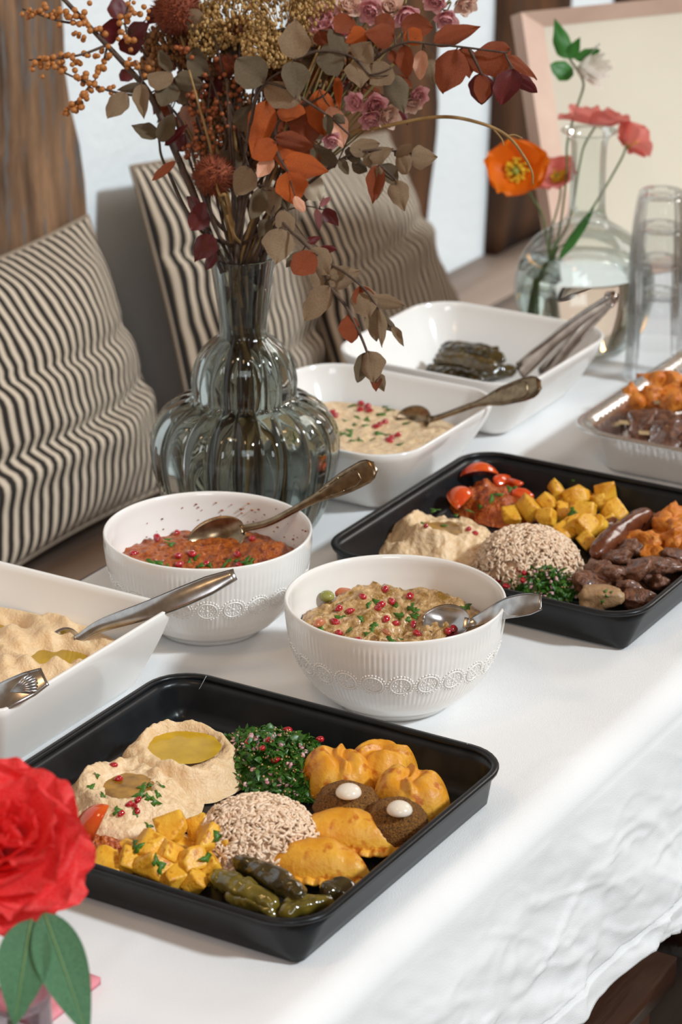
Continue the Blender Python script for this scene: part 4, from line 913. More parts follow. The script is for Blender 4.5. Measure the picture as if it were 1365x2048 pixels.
sh = spoon('shell-ended silver spoon at the near side of the hummus dish', P(-230, 1480, .030), P(-160, 1460, .045), P(-120, 1448, .055), P(0, 1395, .085), P(90, 1352, .100), SILVER, .030, [.006, .007, .008, .010, .013, .018, .0225, .0250, .0262, .0262, .0250, .018], up=(.15, -.75, .8), inlay=False)
e = P(86, 1356, .1005); ax = (P(0, 1395, .085)-e).normalized()
for k in range(7):
    an = (k-3)*.20; sd = ax.cross(Vector((.15, -.75, .8))).normalized(); u = (Vector((.15, -.75, .8))-ax*ax.dot(Vector((.15, -.75, .8)))).normalized()
    p0 = e+ax*.030+u*.0012; p1 = e+ax*(.005+.0012*abs(k-3))+sd*math.sin(an)*.0165+u*.0012
    obj('shell_rib', tube([p0, (p0+p1)/2+u*.0008, p1], [.0006, .0010, .0011], 6), SILVER, sh)
spoon('silver spoon sunk in the pale herbed dip of the middle dish', P(792, 838, .046), P(862, 838, .053), P(885, 832, .062), P(958, 806, .0845), P(1083, 768, .120), BRONZE, .032, fid2, up=(.3, -.85, .62))
# tongs
tg = thing('serving_tongs', 'steel tongs leaning out of the dish of vine leaf rolls', 'tongs', P(1075, 742, .03), None)
hg = P(1228, 594, .165)
for k, (a, m_) in enumerate(((P(1040, 742, .036), P(1140, 655, .105)), (P(1085, 752, .030), P(1158, 668, .100)))):
    obj('arm', sweep([a, m_, hg], 40, [.022, .020, .016, .0165, .0165, .016, .0135], [-.0030, -.004, -.004, -.003], [.0014, .0014], up=(.25, -.85, .62)), STEEL, tg)
dv = (P(1140, 655, .105)-hg).normalized(); sdv = dv.cross(Vector((.25, -.85, .62))).normalized()
obj('hinge', tube([hg+dv*.010-sdv*.004, hg-dv*.001, hg+dv*.010+sdv*.004], .0062, 12, 12), STEEL, tg)

# ------------------------------------------------------------------ flowers
def fm_(name, c1, c2, rough=.6, scale=40, **k): return M(name, c1, rough, c2, scale, **k)
LT = fm_('tan_leaf', (.25, .155, .085), (.43, .295, .175), .6, 55, transl=.2, bump=.0006, bscale=200)
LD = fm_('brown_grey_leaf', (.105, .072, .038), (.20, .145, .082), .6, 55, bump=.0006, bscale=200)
LO = fm_('orange_leaf', (.55, .085, .010), (.66, .16, .025), .5, 45, transl=.25, bump=.0006, bscale=200)
LR = fm_('rust_leaf', (.22, .042, .014), (.40, .090, .024), .55, 50, transl=.2, bump=.0006, bscale=200)
LB = fm_('burgundy_leaf', (.055, .006, .007), (.16, .014, .014), .5, 50, transl=.2)
LP = fm_('peach_leaf', (.55, .25, .15), (.66, .36, .24), .6, 40)
LC = fm_('cream_leaf', (.44, .36, .25), (.56, .48, .36), .6, 40)
LK = fm_('pink_leaf', (.36, .13, .14), (.45, .2, .2), .6, 40)
STEM = fm_('brown_stem', (.045, .026, .017), (.10, .06, .04), .7, 90)
STEMT = fm_('straw_stem', (.25, .14, .045), (.36, .22, .08), .7, 90)
LMAT = dict(t=LT, d=LD, o=LO, r=LR, b=LB, p=LP, c=LC, k=LK)
def leaf_mesh(k, shape):
    r = np.random.default_rng(k); n, m = 15, 9; V = []
    curl, cup, tw = r.uniform(-.55, .55), r.uniform(.25, .9)*r.choice([-1, 1]), r.uniform(-.5, .5)
    for i in range(n):
        t = i/(n-1)
        h = .5*(np.sin(np.pi*t**.82)**.72 if shape == 0 else np.sin(np.pi*t**.70)**.9*(1-.15*t))*(1+.05*math.sin(t*17+k)) if 0 < t < 1 else .012
        for j in range(m):
            x = 2*j/(m-1)-1; xx = h*x; z = cup*xx*xx*1.1+curl*t*t*.55+tw*xx*t*.8+.02*math.sin(t*9+x*3+k)-.05*max(0, 1-abs(x)*3)
            V.append([xx, t, z])
    return np.array(V), gridF(n, m)
LVF = [leaf_mesh(k, k % 2) for k in range(8)]
LME = {}
def leaf_me(mk, v):
    if (mk, v) not in LME: LME[mk, v] = mesh('leaf', *LVF[v], LMAT[mk])
    return LME[mk, v]
MOUTH = VC+Vector((0, 0, .30)); DB = (MOUTH-Vector((0, 0, CAMH))).dot(CF)-.02
def pb(px, py, dd=0.): return PD(px, py, DB+dd)
br = random.Random(11)
def branch(name, label, cat, stems, leaves, rad=.0018, smat=STEM, dd0=0., group=None):
    t = thing(name, label, cat, MOUTH-Vector((0, 0, .02)), group); its = []; dense = []
    for s in stems:
        r0 = s[0] if not isinstance(s[0], tuple) else rad; s = s[1:] if not isinstance(s[0], tuple) else s
        pts = [pb(x, y, (z[0] if z else 0)+dd0) for x, y, *z in s]; its.append(tube(pts, [r0, r0*.55], 7, 8*len(pts))); dense += [(q, i) for i, q in enumerate(spline(pts, 12*len(pts)))]
    for bx, by, tx, ty, w_, mk, *dz in leaves:
        dz = (dz[0] if dz else br.uniform(-.02, .02))+dd0
        b = pb(bx, by, dz); tp = pb(tx, ty, dz+br.uniform(-.014, .014)); ln = (tp-b).length; wd = w_*DB/5400
        if dense:
            q = min(dense, key=lambda d: np.linalg.norm(d[0]-np.array(b)))[0]
            if np.linalg.norm(q-np.array(b)) < .05: its.append(tube([q, (Vector(q)+b)/2+Vector((0, 0, -.001)), b], [.0009, .0006], 5, 6))
        nrm = -CF+CR*br.uniform(-.5, .5)+CU*br.uniform(-.45, .45)
        m = frame(b, tp-b, nrm, (wd*1.12, ln*1.04, (wd+ln)/2)); put('leaf', leaf_me(mk, br.randrange(8)), t, m)
    obj('stem', join(its), smat, t); return t
MO = (488, 520)
branch('eucalyptus_branch', 'tan eucalyptus branch with large round leaves at the centre of the bouquet', 'branch',
 [[(470, 560), (478, 420, -.02), (500, 250, -.06), (530, 168, -.08), (590, 130, -.08)], [(500, 250, -.06), (530, 165, -.08), (640, 220, -.085), (700, 270, -.09)], [(588, 120, -.08), (640, 102, -.085), (700, 112, -.09), (740, 150, -.09)], [(480, 500), (500, 380, -.03), (560, 380, -.06)]],
 [(588, 118, 592, 40, 60, 't', -.09), (586, 122, 590, 196, 54, 'd', -.09), (528, 168, 478, 122, 62, 'd', -.085), (530, 170, 600, 206, 50, 't', -.08), (690, 112, 634, 122, 62, 'd', -.09), (692, 110, 660, 60, 34, 'd', -.085), (716, 120, 742, 84, 50, 't', -.095), (716, 120, 722, 170, 52, 't', -.09), (785, 135, 742, 168, 52, 't', -.09), (783, 150, 808, 224, 46, 'd', -.09), (655, 228, 661, 268, 20, 'd', -.09), (668, 230, 690, 247, 18, 'd', -.09),
  (500, 335, 474, 388, 54, 't', -.07), (526, 378, 503, 436, 36, 'd', -.075), (536, 372, 542, 436, 50, 't', -.07), (560, 372, 577, 420, 36, 'd', -.06), (612, 348, 640, 397, 42, 'c', -.05), (670, 335, 622, 288, 48, 'd', -.05), (540, 440, 520, 470, 30, 'd', -.06), (455, 340, 470, 300, 40, 'd', -.02), (480, 262, 505, 210, 44, 'd', -.03)])
branch('eucalyptus_branch', 'tan eucalyptus branch reaching out over the cushion towards the wall stud', 'branch',
 [[(500, 530), (560, 420, -.03), (640, 350, -.06), (700, 310, -.08), (760, 300, -.085), (830, 308, -.085)], [(735, 300, -.08), (760, 330, -.085), (795, 362, -.09)]],
 [(700, 302, 757, 288, 32, 't', -.09), (738, 315, 786, 298, 38, 't', -.085), (790, 312, 826, 290, 20, 't', -.085), (823, 316, 874, 314, 44, 't', -.09), (800, 305, 816, 348, 34, 't', -.085), (757, 330, 747, 405, 36, 'r', -.09), (758, 332, 752, 398, 26, 't', -.093), (790, 360, 806, 418, 40, 't', -.09), (765, 328, 792, 368, 34, 'd', -.08), (735, 308, 752, 340, 28, 't', -.085), (680, 318, 697, 348, 18, 'd', -.08), (695, 318, 722, 298, 32, 'd', -.075), (705, 322, 735, 340, 28, 'd', -.07)])
branch('eucalyptus_branch', 'drooping tan eucalyptus branch hanging past the vase neck above the white dishes', 'branch',
 [[(505, 530), (545, 440, -.05), (590, 470, -.09), (640, 515, -.11), (690, 545, -.12), (735, 585, -.125), (775, 645, -.125)], [(652, 565, -.11), (690, 610, -.12), (722, 672, -.125), (742, 725, -.125), (755, 760, -.125)], [(640, 510, -.11), (655, 570, -.11)]],
 [(560, 455, 553, 526, 60, 't', -.085), (562, 420, 582, 468, 34, 't', -.07), (630, 506, 588, 548, 46, 'r', -.115), (620, 497, 656, 545, 46, 't', -.11), (602, 503, 574, 538, 32, 'd', -.10), (660, 572, 610, 640, 42, 't', -.115), (652, 572, 626, 528, 42, 't', -.11), (660, 572, 720, 542, 42, 't', -.115), (662, 556, 700, 535, 28, 't', -.118), (722, 570, 738, 630, 46, 't', -.12), (720, 572, 728, 622, 40, 'r', -.124), (742, 597, 806, 611, 26, 't', -.125), (740, 603, 753, 680, 30, 't', -.125), (758, 618, 764, 692, 18, 't', -.128), (765, 630, 792, 668, 24, 'd', -.125), (785, 653, 807, 692, 16, 't', -.125), (720, 655, 678, 660, 48, 'r', -.125), (738, 702, 747, 764, 48, 't', -.128), (736, 704, 716, 764, 30, 'd', -.122), (752, 745, 768, 786, 24, 't', -.126), (750, 745, 752, 782, 22, 'r', -.12), (545, 470, 530, 500, 26, 'd', -.08)])
branch('orange_leaf_branch', 'branch of orange-rust preserved leaves at the heart of the bouquet', 'branch',
 [[(485, 530), (520, 420, -.02), (550, 290, -.05), (560, 240, -.055), (620, 200, -.06)], [(548, 285, -.07), (562, 320, -.09), (577, 345, -.095)], [(560, 240, -.05), (650, 190, -.055)]],
 [(535, 200, 503, 305, 54, 'o', -.05), (545, 203, 532, 268, 44, 'r', -.04), (588, 203, 574, 244, 54, 'o', -.06), (640, 178, 652, 268, 54, 'o', -.05), (660, 213, 688, 294, 40, 'p', -.05), (675, 153, 679, 220, 18, 'o', -.07), (620, 198, 608, 290, 66, 'r', -.035), (552, 284, 508, 316, 42, 'o', -.085), (545, 313, 517, 352, 28, 'p', -.08), (560, 283, 577, 342, 44, 'o', -.075), (568, 318, 654, 346, 52, 'o', -.09), (575, 343, 590, 408, 60, 'o', -.10), (590, 392, 609, 424, 18, 'p', -.095), (550, 274, 624, 293, 34, 'r', -.08), (520, 240, 510, 300, 40, 'r', -.02), (600, 300, 640, 320, 44, 'r', -.05), (380, 200, 386, 305, 50, 'p', .04)])
branch('rust_leaf_branch', 'branch of rust-red leaves spreading out over the pink dried roses', 'branch',
 [[(495, 530), (580, 330, .0), (690, 180, -.05), (790, 92, -.09), (880, 90, -.10), (1010, 105, -.11)], [(760, 110, -.08), (700, 60, -.05)], [(940, 98, -.105), (965, 150, -.105)]],
 [(790, 72, 732, 68, 48, 'r', -.09), (735, 66, 692, 84, 40, 'o', -.08), (705, 35, 670, 68, 44, 'r', -.07), (815, 58, 840, 88, 34, 'o', -.095), (803, 50, 864, 56, 44, 'r', -.09), (868, 86, 958, 54, 38, 'r', -.10), (914, 98, 883, 180, 68, 'r', -.11), (925, 95, 937, 155, 44, 'r', -.10), (1022, 98, 932, 132, 70, 'r', -.11), (962, 146, 964, 208, 44, 'b', -.105), (964, 148, 960, 206, 30, 'r', -.11), (1018, 112, 1078, 152, 28, 'r', -.11), (1028, 138, 1008, 214, 52, 'b', -.115), (1030, 150, 1074, 184, 24, 'b', -.11), (810, 90, 816, 154, 34, 'r', -.09), (785, 100, 796, 132, 24, 'r', -.085), (845, 100, 841, 158, 30, 'p', -.09), (850, 95, 872, 170, 32, 't', -.085), (670, 80, 702, 102, 28, 'p', -.06), (760, 60, 780, 30, 40, 'r', -.07), (640, 60, 660, 95, 40, 'r', -.05)])
branch('burgundy_leaf_branch', 'branch of dark burgundy leaves behind the orange berry sprays', 'branch',
 [[(470, 540), (415, 420, .02), (350, 240, .03), (290, 110, .03), (262, 60, .03)], [(460, 540), (425, 480, -.02), (395, 430, -.03), (380, 395, -.03)]],
 [(242, 62, 196, 56, 50, 'b', .03), (255, 70, 298, 48, 44, 'b', .03), (255, 70, 268, 112, 46, 'b', .03), (240, 40, 236, -5, 42, 'b', .03), (262, 140, 242, 160, 28, 'b', .03), (320, 18, 296, 48, 32, 'b', .03), (300, 120, 330, 140, 34, 'b', .04), (412, 420, 384, 458, 40, 'b', -.03), (426, 470, 388, 516, 48, 'b', -.03), (396, 420, 370, 393, 30, 'b', -.03), (398, 440, 408, 405, 30, 'b', -.03), (430, 500, 410, 540, 24, 'b', -.02), (360, 100, 380, 60, 40, 'b', .03), (350, 300, 372, 268, 34, 'b', .03), (440, 150, 420, 190, 44, 'b', .03)])
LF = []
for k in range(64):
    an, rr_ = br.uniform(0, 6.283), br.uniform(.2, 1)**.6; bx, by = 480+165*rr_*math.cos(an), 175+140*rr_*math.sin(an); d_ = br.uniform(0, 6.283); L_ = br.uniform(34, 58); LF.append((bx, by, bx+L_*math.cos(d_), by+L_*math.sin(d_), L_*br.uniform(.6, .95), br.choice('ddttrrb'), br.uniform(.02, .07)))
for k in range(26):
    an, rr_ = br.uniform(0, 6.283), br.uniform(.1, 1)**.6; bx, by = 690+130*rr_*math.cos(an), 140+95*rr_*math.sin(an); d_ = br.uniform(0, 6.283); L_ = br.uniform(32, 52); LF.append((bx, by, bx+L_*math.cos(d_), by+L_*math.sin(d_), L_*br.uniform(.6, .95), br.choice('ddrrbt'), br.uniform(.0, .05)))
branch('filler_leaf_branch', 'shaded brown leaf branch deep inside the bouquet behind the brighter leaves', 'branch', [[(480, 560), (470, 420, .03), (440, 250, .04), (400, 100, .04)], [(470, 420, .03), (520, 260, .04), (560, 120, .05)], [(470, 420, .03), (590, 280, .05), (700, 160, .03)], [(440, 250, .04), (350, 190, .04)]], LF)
branch('red_leaf_twig', 'fine twig of small dark red leaves beside the drooping eucalyptus', 'branch',
 [[(505, 530), (570, 440, -.03), (615, 480, -.05), (648, 500, -.06)], [(575, 420, -.03), (610, 412, -.05), (650, 420, -.06)]],
 [(648, 418, 677, 450, 26, 'b', -.06), (634, 416, 638, 464, 16, 'k', -.06), (640, 412, 662, 395, 12, 'k', -.06), (640, 494, 674, 500, 24, 'b', -.06), (615, 482, 642, 476, 16, 'b', -.06), (600, 400, 625, 390, 14, 'd', -.05)], .0009)
# berries
BERRY = fm_('orange_berry', (.34, .12, .02), (.50, .22, .05), .45, 120, col3=(.36, .04, .02), scale2=40)
BERRYR = fm_('rust_berry', (.24, .055, .014), (.36, .10, .025), .5, 120)
def berry(k, mat):
    V, F = ICO[2]; V = V*np.array([1, 1, .95]); V[:, 2] += np.where(V[:, 2] > .85, .12, 0); return mesh('berry', V, F, mat)
BM1, BM2 = berry(0, BERRY), berry(1, BERRYR)
t = branch('berry_branch', 'thick bare branch with orange berry sprays in front of the white wall', 'branch',
 [[.0042, (448, 545), (400, 420, .0), (345, 290, -.01), (300, 190, -.015), (255, 135, -.015), (190, 65, -.015), (118, -12, -.015)], [.0016, (175, 48, -.015), (120, 42, -.02), (45, 18, -.02)], [.0016, (215, 90, -.015), (150, 112, -.02), (58, 120, -.02)], [.0016, (300, 195, -.015), (225, 183, -.02), (150, 155, -.02), (100, 130, -.02)], [.0014, (185, 165, -.02), (165, 190, -.02), (130, 228, -.02)], [.0014, (215, 90, -.015), (205, 130, -.02), (190, 160, -.02)], [.0014, (260, 90, -.01), (250, 40, -.01), (262, -5, -.01)], [.0014, (285, 160, -.02), (270, 120, -.025)]],
 [(345, 165, 296, 146, 50, 't', -.03), (345, 165, 320, 216, 44, 'd', -.02), (282, 167, 289, 236, 34, 't', -.035), (252, 184, 216, 232, 40, 't', -.035), (280, 168, 236, 180, 20, 'd', -.03), (318, 272, 266, 252, 32, 'd', -.03), (318, 282, 346, 230, 34, 'd', -.03), (345, 142, 318, 102, 24, 'd', -.02), (350, 155, 408, 170, 40, 'd', -.02), (352, 322, 308, 360, 16, 'r', -.03), (375, 118, 418, 152, 34, 'd', -.01), (385, 95, 404, 134, 38, 'd', -.01), (400, 62, 370, 22, 44, 't', -.01), (330, 290, 375, 250, 16, 'b', -.02)], .002)
for (x0, y0, x1, y1, n, sp) in ((170, 40, 48, 20, 34, 13), (205, 60, 140, 60, 12, 14), (165, 20, 150, 40, 8, 14), (185, 110, 60, 128, 34, 12), (215, 95, 190, 165, 14, 12), (190, 165, 100, 128, 14, 12), (180, 175, 132, 228, 24, 12), (225, 180, 190, 178, 7, 10), (262, 0, 232, 78, 14, 13), (300, 10, 280, 30, 6, 10), (285, 130, 262, 125, 10, 14), (260, 80, 250, 75, 4, 8)):
    for k in range(n):
        f = (k+.5)/n; p = pb(x0+(x1-x0)*f+br.gauss(0, sp*.62), y0+(y1-y0)*f+br.gauss(0, sp*.62), -.02+br.uniform(-.007, .007)); put('berry', BM1, t, trs(p, (br.uniform(0, 3), br.uniform(0, 3), 0), .0030*br.uniform(.78, 1.2)))
t = branch('berry_branch', 'rust-brown berry spray hanging in the shade of the bouquet', 'branch', [[(470, 540), (430, 380, .0), (415, 260, -.01), (425, 130, .0)], [(420, 300, -.01), (395, 230, -.015), (400, 170, -.01)], [(440, 330, -.01), (470, 200, .01), (480, 90, .01)]], [], .0014)
for (x0, y0, x1, y1, n, sp) in ((392, 175, 408, 290, 46, 17), (420, 140, 430, 330, 50, 20), (370, 310, 400, 290, 10, 10), (470, 120, 455, 280, 34, 20), (370, 90, 375, 110, 12, 10)):
    for k in range(n):
        f = (k+.5)/n; p = pb(x0+(x1-x0)*f+br.gauss(0, sp*.7), y0+(y1-y0)*f+br.gauss(0, sp*.5), -.005+br.uniform(-.02, .02)); put('berry', BM2, t, trs(p, (br.uniform(0, 3), 0, 0), .0028*br.uniform(.7, 1.15)))
# filler stems
for k, (pts, mt_) in enumerate((([(430, 545), (445, 440, .02), (470, 250, .03), (500, 60, .03)], STEM), ([(500, 545), (510, 420, .02), (560, 200, .02), (600, 60, .02)], STEM), ([(440, 560), (420, 420, -.02), (370, 260, -.01), (330, 200, .0)], STEM), ([(470, 560), (455, 400, -.05), (440, 390, -.05), (430, 360, -.04)], STEMT), ([(520, 545), (560, 380, .03), (650, 220, .03), (740, 120, .03)], STEM), ([(450, 560), (438, 470, -.03), (405, 330, -.01), (385, 150, .02)], STEM), ([(480, 560), (485, 430, -.04), (492, 330, -.03), (480, 200, .0)], STEM), ([(520, 550), (535, 470, .0), (600, 300, .02), (690, 60, .02)], STEMT), ([(455, 560), (468, 470, -.04), (455, 430, -.05)], STEMT), ([(430, 540), (400, 460, .0), (330, 330, .0), (318, 280, .0)], STEM), ([(505, 550), (525, 460, -.02), (545, 420, -.03)], STEM), ([(460, 555), (462, 470, .01), (430, 300, .03), (350, 120, .03)], STEM))):
    p = [pb(x, y, (z[0] if z else 0.)) for x, y, *z in pts]; low = VC+Vector((br.uniform(-.03, .03), br.uniform(-.03, .03), .015)); nk = VC+Vector((br.uniform(-.012, .012), br.uniform(-.012, .012), .235)); md = VC+Vector((br.uniform(-.014, .014), br.uniform(-.014, .014), .300))
    o = obj('dried_twig', tube([low, nk, md]+p[1:], [.0017, .0019, .0012], 7, 40), mt_); tag(o, 'thin bare dried twig among the others in the neck of the ribbed vase', 'twig', 'bare dried twigs in the ribbed vase')
c2 = [(495, 545), (560, 400, .0), (690, 276, -.03), (760, 255, -.06), (880, 234, -.07), (960, 246, -.07), (1015, 272, -.07), (1048, 312, -.07), (1065, 345, -.07), (1066, 370, -.07)]
o = thing('curved_twig', 'thin straw-coloured twig arching from the bouquet over the orange poppy', 'branch', MOUTH)
obj('stem', join([tube([pb(x, y, (z[0] if z else 0)) for x, y, *z in c2], [.0022, .0020, .0016, .0008], 7, 60), tube([pb(985, 255, -.07), pb(1004, 278, -.07), pb(1008, 292, -.07)], [.0010, .0006], 6, 10), tube([pb(1015, 272, -.07), pb(1030, 270, -.07), pb(1046, 277, -.07)], [.0010, .0008], 6, 10)]), STEMT, o)
for k in range(16):
    low = VC+Vector((br.uniform(-.035, .035), br.uniform(-.035, .035), .015)); nk = VC+Vector((br.uniform(-.015, .015), br.uniform(-.015, .015), .235)); md = VC+Vector((br.uniform(-.020, .020), br.uniform(-.020, .020), .300)); a = br.uniform(-.45, .6)
    tp = md+CR*(.16*a)+Vector((0, 0, br.uniform(.14, .24)))+CF*br.uniform(.0, .06)
    o = obj('dried_twig', tube([low, nk, md, (md+tp)/2+Vector((0, 0, .012)), tp], [.0018, .0020, .0010], 7, 36), (STEM, STEM, STEMT)[k % 3]); tag(o, 'thin bare dried twig among the others in the neck of the ribbed vase', 'twig', 'bare dried twigs in the ribbed vase')
# golden seed cloud
GOLD = fm_('golden_seed_head', (.30, .15, .035), (.55, .36, .14), .5, 200); GOLDB = fm_('brown_seed_head', (.14, .05, .015), (.30, .13, .035), .6, 150)
def cloud(label, blobs, n, mat, seed, sz):
    t = thing('dried_filler', label, 'dried flower', MOUTH, 'airy dried filler heads'); q = np.random.default_rng(seed); A, B = [], []
    for bx, by, rx, ry, dz in blobs:
        for k in range(n):
            v = q.normal(size=3); v /= np.linalg.norm(v); f = q.uniform(.45, 1)**.5; p = np.array(pb(bx+rx*v[0]*f, by-ry*v[1]*f, dz+v[2]*f*.035))
            A.append((ICO[1][0]*np.array([1, 1, 1.5])*sz*q.uniform(.5, 1.3)+p, ICO[1][1]))
            if k % 6 == 0:
                b0 = np.array(pb(bx+rx*v[0]*f*.45, by+ry*.3-ry*v[1]*f*.45, dz+v[2]*f*.015)); B.append(tube([b0, (b0+p)/2+q.normal(0, .002, 3), p], [.0006, .0004], 4, 4))
    stuff(obj('seed_heads', join(A), mat, t)); stuff(obj('fine_stems', join(B), mat, t))
cloud('airy golden cloud of tiny dried seed heads along the top of the bouquet', ((470, 40, 70, 60, .0), (560, 40, 80, 70, -.02), (640, 20, 60, 45, .0), (540, 100, 60, 40, -.03), (410, 60, 40, 60, .01), (440, -40, 90, 60, 0), (580, -40, 90, 60, 0)), 420, GOLD, 3, .0017)
cloud('brown airy dried filler deep inside the bouquet behind the leaves', ((420, 150, 70, 90, .05), (520, 200, 90, 90, .06), (620, 150, 90, 80, .05), (700, 120, 70, 70, .04), (450, 290, 60, 90, .05), (340, 90, 60, 50, .05), (560, 300, 80, 60, .06), (310, 130, 30, 30, .05)), 520, GOLDB, 4, .0022)
# pom-poms
POMP = fm_('rust_pompom', (.14, .028, .012), (.30, .075, .028), .8, 160)
def pompom(label, px, py, r, dz, seed):
    q = np.random.default_rng(seed); c = np.array(pb(px, py, dz)); R = r*DB/5400; its = []
    for k in range(750):
        v = q.normal(size=3); v /= np.linalg.norm(v); m = np.array(Vector(v).to_track_quat('Z', 'Y').to_matrix()); h = R*q.uniform(.25, .42); rr_ = R*.045
        s = np.array([[rr_, 0, 0], [-rr_*.5, rr_*.87, 0], [-rr_*.5, -rr_*.87, 0], [q.normal(0, rr_), q.normal(0, rr_), h]]); its.append((s@m.T+c+v*R*.72, [[0, 1, 3], [1, 2, 3], [2, 0, 3]]))
    t = thing('pompom_flower', label, 'flower', c, 'rust pompom flowers in the bouquet'); V, F = ICO[3]; obj('core', (V*R*.76+c, F), POMP, t); stuff(obj('florets', join(its), POMP, t))
    obj('stem', tube([c-np.array([0, 0, R*.6]), (c+np.array(MOUTH))/2+np.array([.004, 0, 0]), np.array(MOUTH)], [.0014, .0018], 6, 14), STEMT, t)
pompom('rust pompom flower low in the bouquet just above the vase neck', 428, 352, 44, -.03, 1)
pompom('dark rust pompom flower near the top of the bouquet above the berries', 355, 22, 52, .0, 2)
pompom('small rust pompom flower half hidden behind the grey leaves', 452, 132, 24, .0, 3)
# dried roses
RPINK = fm_('dried_pink_petal', (.80, .33, .40), (.90, .62, .58), .6, 90, transl=.4); RCRM = fm_('dried_cream_petal', (.86, .58, .52), (.88, .72, .56), .6, 80, transl=.4)
SEPAL = fm_('dried_sepal', (.20, .16, .05), (.30, .24, .09), .7, 80)
def petal_vf(w, l, cup, ruf, seed, n=10, m=9):
    V = []
    for i in range(n):
        t = i/(n-1); h = w*.5*(np.sin(np.pi*(.12+.80*t))**.7)
        for j in range(m):
            x = 2*j/(m-1)-1; ed = max(abs(x), t)**4
            V.append([h*x, l*t*(1-.10*x*x), cup*(h*x)**2/w*2+cup*.35*l*t*t-.0*t+ruf*ed*math.sin(x*6+seed*2.1+t*3)*w])
    return np.array(V), gridF(n, m)
def rose_mesh(k, mat):
    r = np.random.default_rng(k); its = []
    for lay, (n, tilt, l) in enumerate(((4, .12, .72), (5, .32, .85), (6, .6, .95), (6, .95, 1.0))):
        for i in range(n):
            V, F = petal_vf(.85, l, .55, .06, r.uniform(0, 9), 7, 6); a = 6.283*i/n+lay*.5+r.normal(0, .12); ti = tilt+r.normal(0, .1)
            V = V@rotm(math.pi/2-ti, 0, 0).T+np.array([0, .10, -.5]); its.append((V@rotm(0, 0, a).T, F))
    return mesh('blossom', *join(its), mat)
RM = [rose_mesh(k, RPINK if k != 2 else RCRM) for k in range(3)]
V = []; SEPV = join([(np.array([[-.16, 0, -.5], [.16, 0, -.5], [.10, .45, -.42], [0, .75, -.1], [-.1, .45, -.42]])@rotm(0, 0, k*1.2566).T, [[0, 1, 2, 3, 4]]) for k in range(5)]+[(ICO[2][0]*np.array([.26, .26, .22])+np.array([0, 0, -.55]), ICO[2][1])])
SEM = mesh('sepals', *SEPV, SEPAL)
for k, (px, py, s, dx, dy, wh) in enumerate(((648, 42, 34, -.2, .2, 'palest one by the golden cloud'), (815, 32, 28, .2, -.8, 'one drooping near the top above the rust leaves'), (700, 10, 26, .2, .3, 'one at the top edge beside the golden cloud'), (742, 22, 26, -.3, -.5, 'one at the top beside a grey leaf'), (872, 2, 24, -.2, -.7, 'small one at the top'), (932, 8, 24, .4, -.8, 'outermost one at the top'), (893, 38, 22, -.1, -1., 'hanging one below the outermost pair'), (752, 212, 26, .2, -.3, 'one in the middle of the side cluster'), (778, 232, 24, .5, -.3, 'outer one of the side cluster'), (742, 240, 22, 0, -.9, 'lowest one of the side cluster'), (836, 192, 22, .5, -.4, 'one beneath the large rust leaf'), (825, 210, 18, .1, -.9, 'small one beneath the large rust leaf'), (664, 280, 18, .1, -.8, 'lone one beside the peach leaf'), (685, 55, 26, .3, .2, 'one pressed against a rust leaf'), (780, 12, 26, .1, .1, 'one among the top roses facing forward'), (710, 205, 20, -.5, -.2, 'one at the inner side of the side cluster'))):
    dz = -.06 if py > 150 else -.02; c = pb(px, py, dz); ax = (CR*dx+CU*dy-CF*.75).normalized(); sc_ = s*DB/5400*1.4; m = basis(c, *(lambda y: (ax.cross(y).normalized().cross(ax)*-1 if False else ax.orthogonal().normalized(), ax.cross(ax.orthogonal().normalized()), ax))(None), (sc_, sc_, sc_))
    t = thing('dried_rose', 'small dried pink rose in the bouquet, '+wh, 'flower', c, 'dried pink roses'); put('blossom', RM[k % 3], t, m); put('sepals', SEM, t, m)
    e0 = c-ax*sc_*.6; e1 = pb(560+(px-560)*.35, 420-(420-py)*.45, .02); obj('stem', tube([e0, e0-ax*.012, (e0+e1)/2+Vector((0, 0, .004)), e1], [.0008, .0010], 5, 16), SEPAL, t)

